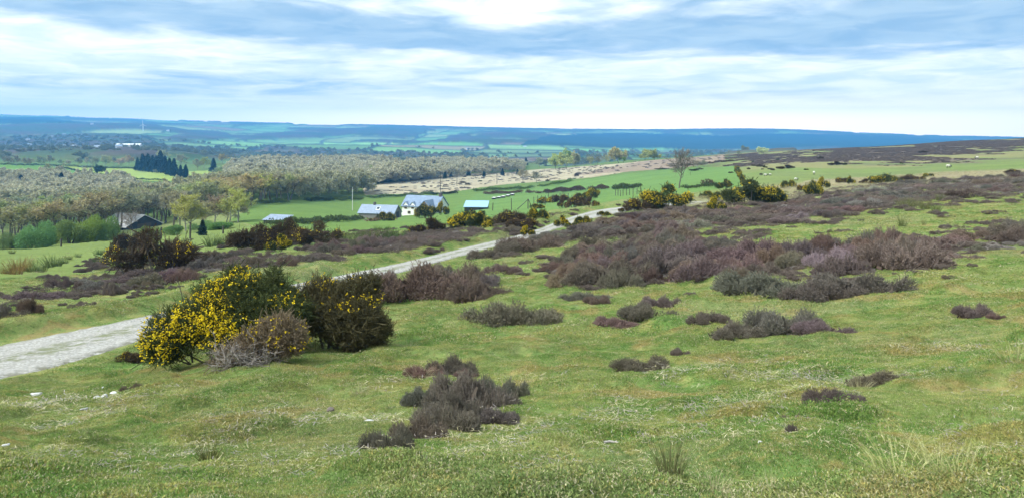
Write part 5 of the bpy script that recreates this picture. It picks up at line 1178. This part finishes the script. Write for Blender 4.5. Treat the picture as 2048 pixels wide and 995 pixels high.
def build_gorse():
    B = [('brown',2,312,546,165,98,'wide dark gorse with open twisted stems on the bank left of the track',(40,90)), ('brown',1,262,500,70,50,'yellow-topped gorse at the left of the wide dark one',(40,110)),
     ('brown',0,510,500,110,58,'brown gorse with a flat top in the middle of the bank',(50,140)), ('yellow',3,557,501,48,36,'small yellow-flowered gorse in the middle of the bank',(50,140)), ('brown',0,572,490,64,58,'tall brown gorse behind the small yellow one',(60,150)), ('brown',2,628,492,100,48,'reddish-brown gorse at the right of the bank group',(60,150)), ('brown',1,480,497,60,30,'low dark gorse at the left of the bank group',(50,140)),
     ('green',0,851,436,46,32,'dark green gorse in front of the white farmhouse',(100,280)), ('yellow',3,885,430,26,28,'yellow-flecked gorse at the right corner of the farmhouse',(120,320)), ('yellow',1,772,442,36,26,'yellow and green gorse in front of the long outbuilding',(100,280)),
     ('brown',3,855,467,70,36,'rounded brown gorse below the farmhouse',(70,160)), ('yellow',0,935,456,84,38,'wide gorse with a yellow crown below the blue-roofed shed',(70,170)), ('green',3,965,456,60,36,'domed green gorse right of the yellow-crowned one',(70,170)),
     ('brown',0,1020,452,70,36,'brown gorse right of the domed green one',(70,170)), ('green',1,1075,448,44,36,'dark gorse above the bend with upright shoots',(60,170)), ('brown',1,1045,462,70,26,'low brown gorse on the bank above the track',(60,150)),
     ('yellow',3,1055,473,30,24,'small bright yellow gorse at the near edge of the track',(50,110)), ('yellow',3,1122,453,26,24,'bright yellow gorse where the track narrows',(55,130)), ('green',1,1166,447,34,24,'dark green gorse standing against the pale track',(60,140)), ('yellow',1,1142,453,30,14,'low yellow gorse between the bright one and the dark one',(55,130)), ('yellow',1,1208,432,28,14,'low gorse with yellow tips near the bend',(60,150)),
     ('yellow',2,1330,421,100,52,'tall spreading gorse with yellow-brown flowers and bare stems',(60,150)), ('brown',1,1282,424,72,36,'brown gorse at the left foot of the tall spreading one',(60,150)), ('brown',3,1250,424,26,14,'small brown gorse at the end of the visible track',(60,150)),
     ('green',2,1500,410,130,52,'widest dark gorse thicket with bare stems beneath',(60,150)), ('yellow',3,1433,425,36,34,'bright yellow gorse at the left foot of the wide thicket',(55,140)), ('yellow',1,1425,400,50,26,'yellow-flecked gorse behind the left of the wide thicket',(70,170)), ('green',0,1545,407,56,38,'dark gorse at the right of the wide thicket',(60,150)),
     ('yellow',0,1626,393,46,36,'upright gorse with golden flowers right of the wide thicket',(70,170)), ('yellow',3,1647,377,24,24,'small bright yellow gorse behind the golden one',(90,220)), ('green',3,1448,377,34,20,'bright green bush beside the yellow gorse line',(100,260)), ('green',1,1577,378,30,24,'gorse with a few yellow tips between the two dark ones',(90,220)), ('brown',1,1603,382,24,16,'small dark gorse left of the golden one',(90,220)),
     ('brown',1,1684,366,36,16,'low dark gorse left in the long row below the slope',(100,260)), ('green',3,1702,369,20,18,'round green gorse beside the low dark one',(100,260)), ('green',0,1770,367,70,22,'broadest dark gorse in the long row',(100,260)), ('brown',0,1818,364,40,18,'dark gorse right of the broadest in the row',(100,260)), ('brown',3,1735,368,30,12,'low brown gorse left of the broadest in the row',(100,260)), ('green',1,1856,355,26,12,'dark gorse at the right end of the long row',(120,300)), ('brown',1,1840,362,24,12,'small brown gorse near the end of the long row',(100,260)), ('brown',0,2025,350,34,13,'brown gorse near the right edge of the moor',(100,260)),
     ('yellow',0,1186,398,30,26,'gorse with yellow crown beyond the crooked posts',(90,230)), ('brown',3,1182,414,32,22,'round brown gorse below the yellow-crowned one',(70,190)), ('brown',0,1155,414,44,26,'brown gorse with yellow edges right of the leaning post',(70,190)), ('brown',3,1127,416,24,20,'small round brown gorse below the crooked posts',(70,190)), ('yellow',1,1095,404,40,18,'yellow gorse growing through the crooked posts',(80,220)), ('brown',1,1120,400,40,20,'brown gorse growing behind the crooked posts',(80,220)), ('yellow',1,1075,418,30,14,'yellow gorse at the left foot of the crooked posts',(70,200)), ('green',1,1165,398,34,18,'dark green gorse behind the brown one with yellow edges',(90,230)),
     ('brown',1,262,712,52,30,'small brown gorse at the left foot of the big flowering bush',(10,40)), ('green',3,940,430,20,14,'small green gorse between the farmhouse and blue-roofed shed',(100,280))]
    for k, i, u, v, w, h, l, d in B: gorse(k, i, u, v, w, h, l, d, tint=(.9, .9, .85) if k != 'brown' else (.8, .72, .7))
    for j, (u, v) in enumerate([(1474, 336), (1475, 341), (1478, 347), (1481, 353), (1484, 359), (1487, 366)]):
        gorse('yellow', j % 4, u, v+3, 14, 9+j, 'yellow gorse in the line down the field corner, %s from the top' % ('first', 'second', 'third', 'fourth', 'fifth', 'sixth')[j], (110, 420), group='line of yellow gorse at the field corner')
    rng = np.random.default_rng(91); n = 0
    for (u, v, w, h) in [(1388,341,20,5),(1507,331,9,5),(1519,333,14,6),(1530,335,10,5),(1497,338,9,4),(1540,338,10,4),(1556,318,8,3),(1571,337,34,9),(1545,340,10,5),(1612,339,12,4),(1640,316,14,6),(1670,330,26,8),(1690,329,12,5),(1718,298,8,3),(1846,304,20,6),(1803,327,7,4),(1154,349,12,4),(1153,351,10,6),(1325,337,30,4),(1120,345,12,3),(925,365,16,4),(935,369,12,4),(1095,362,8,5),(1070,346,10,3),(960,362,10,3),(1462,345,10,4),(1400,338,14,4),(1506,322,6,3),(1522,349,9,4),(1525,338,6,3)]:
        gorse('brown' if n % 3 else 'green', n % 4, u, v+1, w, h, 'small dark gorse dotting the far moor slope' if u > 1300 else 'small dark gorse dotting the tan moor', (200, 700), group='small gorse bushes dotting the far moor' if u > 1300 else 'small gorse bushes on the tan moor', tint=(.75, .72, .7), nofl=True); n += 1
build_gorse()

# ------------------------------------------------------------------ heather
HP = [gen_heather(60+i).build('heather_clump', M['heather'], link=False) for i in range(6)]
HD = gen_heather(80).build('heather_clump', M['heather_dead'], link=False)
_hc = [0]
def tinted(L, c):
    out = []
    for q in L: o = q.copy(); o.color = (*c, 1); out.append(o)
    return out
def heather(p, wx, hz, label, group=None, tint=(1, 1, 1), dead=False, rng=np.random.default_rng(2), wy=None):
    q = HD if dead else HP[_hc[0] % 6]; _hc[0] += 1; o = q.copy(); o.name = 'heather_clump'; COL.objects.link(o)
    o.location = (p[0], p[1], p[2]-.04*hz); o.scale = (wx/1.8, (wy or wx)/1.8, hz/.62); o.rotation_euler.z = rng.uniform(0, 6.28) if wy is None else rng.uniform(-.3, .3)
    o.color = (*[t*rng.uniform(.88, 1.12) for t in tint], 1); tag(o, label, 'heather', group); return o
def build_heather():
    big = [(1010,640,150,62,'domed dark heather clump standing alone right of the gravel track'), (825,600,160,66,'broad heather clump right of the big gorse'), (895,575,110,48,'heather joining the broad clump beside the gorse'), (780,580,80,44,'heather behind the right end of the gorse'), (960,600,90,40,'heather left of the domed clump'), (870,548,54,26,'small heather clump at the near edge of the track'), (1000,552,56,26,'small round heather clump left of the wide band'),
      (935,570,90,34,'low heather clump above the domed one'), (1065,500,100,32,'reddish heather clump beside the yellow gorse by the track'), (1030,505,70,26,'heather at the track edge left of the reddish clump'), (985,515,70,20,'low heather along the edge of the track'), (1225,570,130,54,'darkest heather clump at the front of the wide band'), (1165,600,80,24,'low heather below the left of the wide band'), (1395,560,110,44,'heather clump at the front right of the wide band'), (1195,610,40,18,'small dark heather tuft in the green'),
      (1290,640,90,30,'thin heather patch alone in the grass below the band'), (1235,650,70,18,'sparse heather left of the thin patch'), (1320,618,60,26,'heather joined to the thin patch at its right'), (1410,645,60,30,'small heather clump between two larger in the lower grass'), (1460,672,90,28,'low grey heather in the grass, left of the big clump'), (1570,660,110,50,'large heather clump at the lower edge of the right band'), (1640,665,90,26,'mossy heather right of the large lower clump'), (1530,590,140,44,'wide heather mound at the front of the right band'), (1720,590,150,48,'wide dark heather mound at the right of the band'), (1635,600,120,46,'dark heather mound between the two wide ones'),
      (895,745,80,42,'brown heather tuft above the long near mound'), (850,752,60,28,'thin grey heather at the left of the brown tuft'), (930,752,40,18,'heather shoots at the right of the brown tuft'), (940,820,110,58,'tallest part of the long near heather mound'), (1010,800,70,42,'grey-brown heather at the right end of the near mound'), (880,850,90,46,'heather in the middle of the long near mound'), (830,872,80,38,'heather low on the long near mound'), (775,900,70,38,'heather at the lower left end of the near mound'), (975,812,60,44,'heather joining the tallest part to the right end'),
      (905,838,80,44,'heather filling the long near mound below its tallest part'), (855,815,60,30,'heather behind the middle of the long near mound'), (985,835,60,24,'low grassy heather in front of the tallest part'),
      (268,787,38,16,'tiny brown heather tuft by the pale stones'), (1285,737,90,28,'low green-brown heather alone in mid grass'), (1358,700,30,14,'tiny heather tuft in mid grass'), (1672,835,80,26,'sparse heather tuft in the lower right grass'), (1590,868,40,22,'tiny heather sprig left of the sparse tuft'), (1580,905,16,16,'single heather sprig in the lower right grass'), (1755,760,100,20,'flat heather patch in the right grass'), (1950,635,60,26,'heather tuft at the right edge grass'), (1990,640,30,12,'tiny tuft right beside the edge heather'), (1905,565,26,8,'tiny flat tuft in the right grass'), (470,608+20,50,20,'dark heather hidden behind the big gorse top')]
    for u, v, w, h, l in big:
        p = at(u, v, 4, 80); s = p[1]/F; hk = 1.45 if p[1] < 10 else 1.05; heather(p, w*s*(1.35 if p[1] < 10 else 1.2), h*s*hk, l, None, (1.35, 1.3, 1.25) if 'grey' in l else (1, 1, 1), wy=max(w*s*.75, h*s) if w > 60 else w*s)
    rng = np.random.default_rng(23); tot = 0
    bands = [  # polygon of the ground they stand on, distances, spacing and size in px-independent metres
     (HEATH[0], 26, 75, 1.55, (1.5, 2.6), (.7, 1.05), 105, 'purple-brown heather clump in the wide band across the middle of the moor', 'heather in the wide band across the moor'),
     (HEATH[1], 55, 125, 2.7, (2.4, 3.8), (.6, .95), 80, 'dark heather clump between the wide band and the flowering gorse', 'heather below the flowering gorse'),
     (HEATH[2], 60, 190, 3.6, (3., 4.6), (.6, .95), 55, 'dark heather clump in the upper right band under the slope', 'heather in the upper right band'),
     (HEATH[3], 25, 75, 1.8, (1.6, 2.6), (.45, .7), 26, 'heather clump in the thin band running to the right edge', 'heather in the thin band at the right'),
     (HEATH[4], 26, 110, 1.9, (1.3, 2.5), (.5, 1.0), 46, 'grey-purple heather clump on the bank beyond the track', 'heather along the bank beyond the track'),
     (HEATH[5], 40, 110, 2.6, (1.4, 2.4), (.35, .6), 16, 'low brown heather tuft on the grassy bank above the track', 'low heather on the grassy bank')]
    for poly, d0, d1, st, wr, hr, mx, lab, grp in bands:
        P = region_points(poly, d0, d1, st, rng, 100000); P = P[rng.permutation(len(P))[:mx]]
        for x, y in P:
            d = road_dist(np.array([x]), np.array([y]))[0]
            if d < .5 or (y > 58 and x > np.interp(y, RR[:, 1], RR[:, 0]) and d < 3.2): continue
            n = vnoise(np.array([x/5]), np.array([y/5]), 7)[0]; t = (1, 1, 1) if n < .6 else (1.22, 1.16, 1.12) if n < .8 else (.78, .72, .7)
            w = rng.uniform(*wr)*rng.choice([.6, .85, 1., 1.15]); heather((x, y, ground_at(x, y)), w, rng.uniform(hr[0]*.7, hr[1])*min(1, .45+.55*w/wr[0]), lab, grp, t, dead=(rng.random() < .03), wy=w*rng.uniform(.5, 1.1)); tot += 1
    print('heather individuals', tot+len(big))
    # the heather moor on the far slope, and the low growth filling between clumps
    P = []
    x, y, u = fan_points(26000, 130, 620, rng, 1330, 2110); c, w, _ = covers(x, y); ok = (c[:, 0] < .172) & (c[:, 1] < .14) & (rng.random(len(x)) < .85); P.append(np.c_[x, y, height(x, y)][ok])
    P = P[0][:9000]; S = P[:, 1]/300*rng.uniform(.7, 1.4, len(P)); S = np.clip(S*.62, .35, 1.)
    scatter_stuff('heather_moor', 'dark purple heather covering the far right slope', 'heather', P, np.c_[S*1.5, S*1.5, S*.62], rng.uniform(0, 6.28, len(P)), tinted(HP[:3], (1.25, 1.2, 1.08)))
    P = []
    for poly, d0, d1, st, wr, hr, mx, lab, grp in bands:
        Q = region_points(poly, d0, d1, st*.42, rng, 3000); P.append(Q)
    P = np.concatenate(P); P = P[road_dist(P[:, 0], P[:, 1]) > .3]; P = P[vnoise(P[:, 0]/2, P[:, 1]/2, 31) > .42]; s = rng.uniform(.3, .8, len(P))*np.clip(P[:, 1]/50, .7, 1.6)
    scatter_stuff('heather_undergrowth', 'low heather shoots and litter between the clumps', 'heather', np.c_[P, height(P[:, 0], P[:, 1])], np.c_[s, s, s*.6], rng.uniform(0, 6.28, len(P)), [q.copy() for q in HP[3:]]+[HD.copy()])
build_heather()

# ------------------------------------------------------------------ rushes and dead grass
RP = [gen_rush(90+i).build('rush_tuft', M['rush'], link=False) for i in range(3)]
RS = gen_rush(95, 110, .10, .34, .008, .45, .5).build('rush_tuft', M['rush'], link=False)
ST = [gen_rush(97+i, 60, .16, .30, .006, .8, 1.0).build('grass_tuft', M['straw'], link=False) for i in range(2)]
def tuft(q, u, v, hpx, label, group=None, tint=(1, 1, 1), d=(4, 220), wide=1., name='rush_tuft', cat='rushes'):
    p = at(u, v, *d); o = q.copy(); o.name = name; COL.objects.link(o); s = hpx/F*p[1]/(.6 if q in RP else .33); o.location = p; o.scale = (s*wide, s*wide, s); o.rotation_euler.z = (u*1.7) % 6.28; o.color = (*tint, 1); tag(o, label, cat, group)
def build_rushes():
    tuft(RS, 418, 912, 62, 'brown-green rush tuft standing alone in the near grass', tint=(1, .95, .8), wide=.8)
    for u, v, h, w, t, l in [(25,548,28,1.4,(1.3,.9,.7),'reddish rush tuft furthest left in the pasture'), (40,541,28,1.4,(1.5,.95,.8),'red-brown rush tuft in the left pasture, second along'), (75,542,28,1.2,(.6,.8,.6),'dark green rush tuft in the left pasture, third along'), (106,536,24,1.5,(.7,.9,.7),'wide green rush tuft in the left pasture, fourth along'), (128,528,14,1.2,(.6,.8,.6),'small rush tuft at the right of the left pasture'), (197,508,13,1.3,(.5,.75,.5),'dark rush tuft left of the open gorse'), (196,529,14,1.4,(.6,.85,.6),'spiky rush tuft nearer than the dark one'), (24,507,9,1.2,(.6,.75,.6),'small far rush tuft at the pasture left'), (156,515,10,1.,(.6,.8,.6),'thin rush tuft in mid pasture'), (138,520,10,1.2,(.8,.9,.7),'pale rush tuft in mid pasture'),
        (425,495,24,1.4,(.6,.8,.6),'green rush tuft left of the brown gorse'), (445,492,18,1.3,(.65,.8,.6),'second green rush tuft left of the brown gorse'), (700,484,22,1.6,(.7,.9,.7),'green rush tuft right of the reddish gorse'), (720,482,20,1.3,(.6,.8,.6),'dark rush tuft just below the reddish gorse'), (685,482,20,1.3,(.8,.9,.7),'pale rush tuft behind the reddish gorse'), (738,481,22,1.5,(.9,.95,.75),'straw-tipped rush tuft in the middle of the pasture row'), (773,483,26,1.3,(.45,.65,.45),'darkest rush tuft in the pasture row'), (795,478,20,1.4,(.6,.85,.6),'rush tuft at the right of the pasture row'), (755,461,10,1.6,(.6,.8,.6),'small far rush tuft left of the low pair'), (775,461,9,1.4,(.6,.8,.6),'small far rush tuft right in the low pair')]:
        tuft(RP[int(u) % 3], u, v, h*1.15, l, 'rush tufts in the pasture beyond the track', t, (30, 260), w)
    for u, v, h, w, l in [(1810,418,26,1.2,'rush tuft leftmost in the spiky strip on the right'), (1830,415,24,1.,'rush tuft second in the spiky strip'), (1850,420,22,1.,'rush tuft third in the spiky strip'), (1872,428,20,1.,'rush tuft lowest in the spiky strip'), (1805,452,26,.7,'thin rush tuft alone in the green gap'), (1848,448,14,.6,'single thin rush in the green gap'), (1880,403,18,1.,'rush tuft rightmost in the spiky strip')]:
        tuft(RP[int(u) % 3], u, v, h, l, 'rushes in the spiky strip on the right', (.8, .85, .7), (30, 150), w)
    for u, v, h, w, l in [(2035,745,100,.8,'tall straw tuft cut by the right edge'), (1800,960,120,1.,'large loose tuft of long grass at the bottom right'), (1880,940,110,1.1,'long green-yellow grass tuft right of the loose one'), (1920,975,110,.9,'long grass tuft nearest the bottom right corner'), (1425,975,80,.7,'thin dry grass tuft at the bottom, middle one'), (1340,965,110,.6,'thin green grass tuft by the bleached stick'), (1545,985,70,.6,'dry tuft at the bottom right of centre'), (1720,770,44,.7,'dry grass wisp above the flat heather'), (1765,722,40,.6,'dry grass wisp by the right heather patch'), (840,755,46,1.,'thin grey grass wisps left of the brown heather'), (1445,985,60,.6,'second thin dry tuft at the bottom'), (815,690,34,.8,'thin dry wisps right of the gorse'), (720,782,46,.6,'dead grass stalks below the round gorse'), (1935,628,30,.7,'pale wisps in the right heather tuft')]:
        tuft(ST[int(u) % 2] if u != 1340 else RS, u, v, h, l, None, (.85, .95, .7) if u > 1750 else (1, 1, 1), (3.4, 90), w, 'grass_tuft', 'grass tuft')
    rng = np.random.default_rng(77)
    def wisps(nm, lab, n, d0, d1, u0, u1, s0, s1, poly=None, thr=.5):
        x, y, u = fan_points(n, d0, d1, rng, u0, u1); ok = (vnoise(x/2.2, y/2.2, 44) > thr) & (road_dist(x, y) > .2)
        if poly: ok &= in_poly(u, Vrow(u, y), poly)
        x, y = x[ok], y[ok]; s = rng.uniform(s0, s1, len(x))*np.clip(y/14, .6, 6); scatter_stuff(nm, lab, 'grass', np.c_[x, y, height(x, y)], np.c_[s, s, s*.6], rng.uniform(0, 6.28, len(x)), [q.copy() for q in ST])
    # loose heather sprigs thinning out into the turf, and low scrub over the tan moor
    x, y, u = fan_points(30000, 8, 120, rng, -40, 2090); v = Vrow(u, y); near = np.zeros(len(x), bool)
    for poly in HEATH: near |= in_poly(u+rng.normal(size=len(u))*45, v+rng.normal(size=len(u))*16, poly)
    ok = near & (road_dist(x, y) > .4) & (vnoise(x/1.7, y/1.7, 19) > .56) & ((y < 60) | (x < np.interp(y, RR[:, 1], RR[:, 0])) | (road_dist(x, y) > 3.2)); x, y = x[ok][:2600], y[ok][:2600]; s = rng.uniform(.16, .5, len(x))*np.clip(y/35, .7, 2.)
    scatter_stuff('heather_sprigs', 'small heather sprigs thinning out into the turf', 'heather', np.c_[x, y, height(x, y)], np.c_[s, s, s*.8], rng.uniform(0, 6.28, len(x)), [q.copy() for q in HP[:4]])
    x, y, u = fan_points(6000, 380, 800, rng, 720, 1450); v = Vrow(u, y); ok = in_poly(u, v, FIELD_POLYS[5][0]) & (fbm(x/18, y/18, 3, 82) > .5); x, y = x[ok], y[ok]; s = rng.uniform(.5, 1.3, len(x))
    scatter_stuff('moor_scrub', 'low straw and brown scrub dotting the tan moor', 'scrub', np.c_[x, y, height(x, y)], np.c_[s*1.6, s*1.6, s*.9], rng.uniform(0, 6.28, len(x)), [q.copy() for q in ST]+[HD.copy()])
    wisps('dry_grass', 'thin wisps of dead straw grass among the turf', 600, 3.6, 26, 0, 2048, .10, .34, None, .62)
    wisps('straw_grass', 'band of pale straw grass below the far slope', 6000, 60, 230, 1320, 2110, .35, .8, [(1380,400),(1500,378),(1640,362),(1900,345),(2600,325),(2600,352),(2048,362),(1900,366),(1700,385),(1500,412),(1400,420),(1330,418)], .2)
    wisps('pasture_grass', 'rough pale grass of the rushy pasture', 1600, 46, 130, -20, 900, .12, .3, [(0,520),(200,500),(440,490),(860,460),(860,475),(640,500),(300,530),(60,572),(0,590)], .5)
    def litter(seed):
        r = np.random.default_rng(seed); a = Acc(); n = 16; p = np.c_[r.normal(size=(n, 2))*.09, r.uniform(.008, .028, n)]; th = r.uniform(0, 6.28, n); L = r.uniform(.012, .055, n)
        a.rib(p, p+np.c_[np.cos(th)*L, np.sin(th)*L, r.normal(size=n)*.006], .005, .003, r, side=np.c_[-np.sin(th), np.cos(th), np.zeros(n)]); return a.build('litter', M['gorse_grey'] if seed % 2 else M['straw'], link=False)
    x, y, u = fan_points(3500, 3.4, 12, rng, -40, 2090); ok = (fbm(x/1.4, y/1.4, 3, 14) > .55) & (rng.random(len(x)) < .5) & (road_dist(x, y) > .2); x, y = x[ok], y[ok]; s = rng.uniform(.7, 1.3, len(x))*np.clip(y/6, 1, 3)
    scatter_stuff('turf_litter', 'pale dead stalks and flecks lying in the turf', 'grass', np.c_[x, y, height(x, y)], s, rng.uniform(0, 6.28, len(x)), [litter(i) for i in range(4)])
build_rushes()
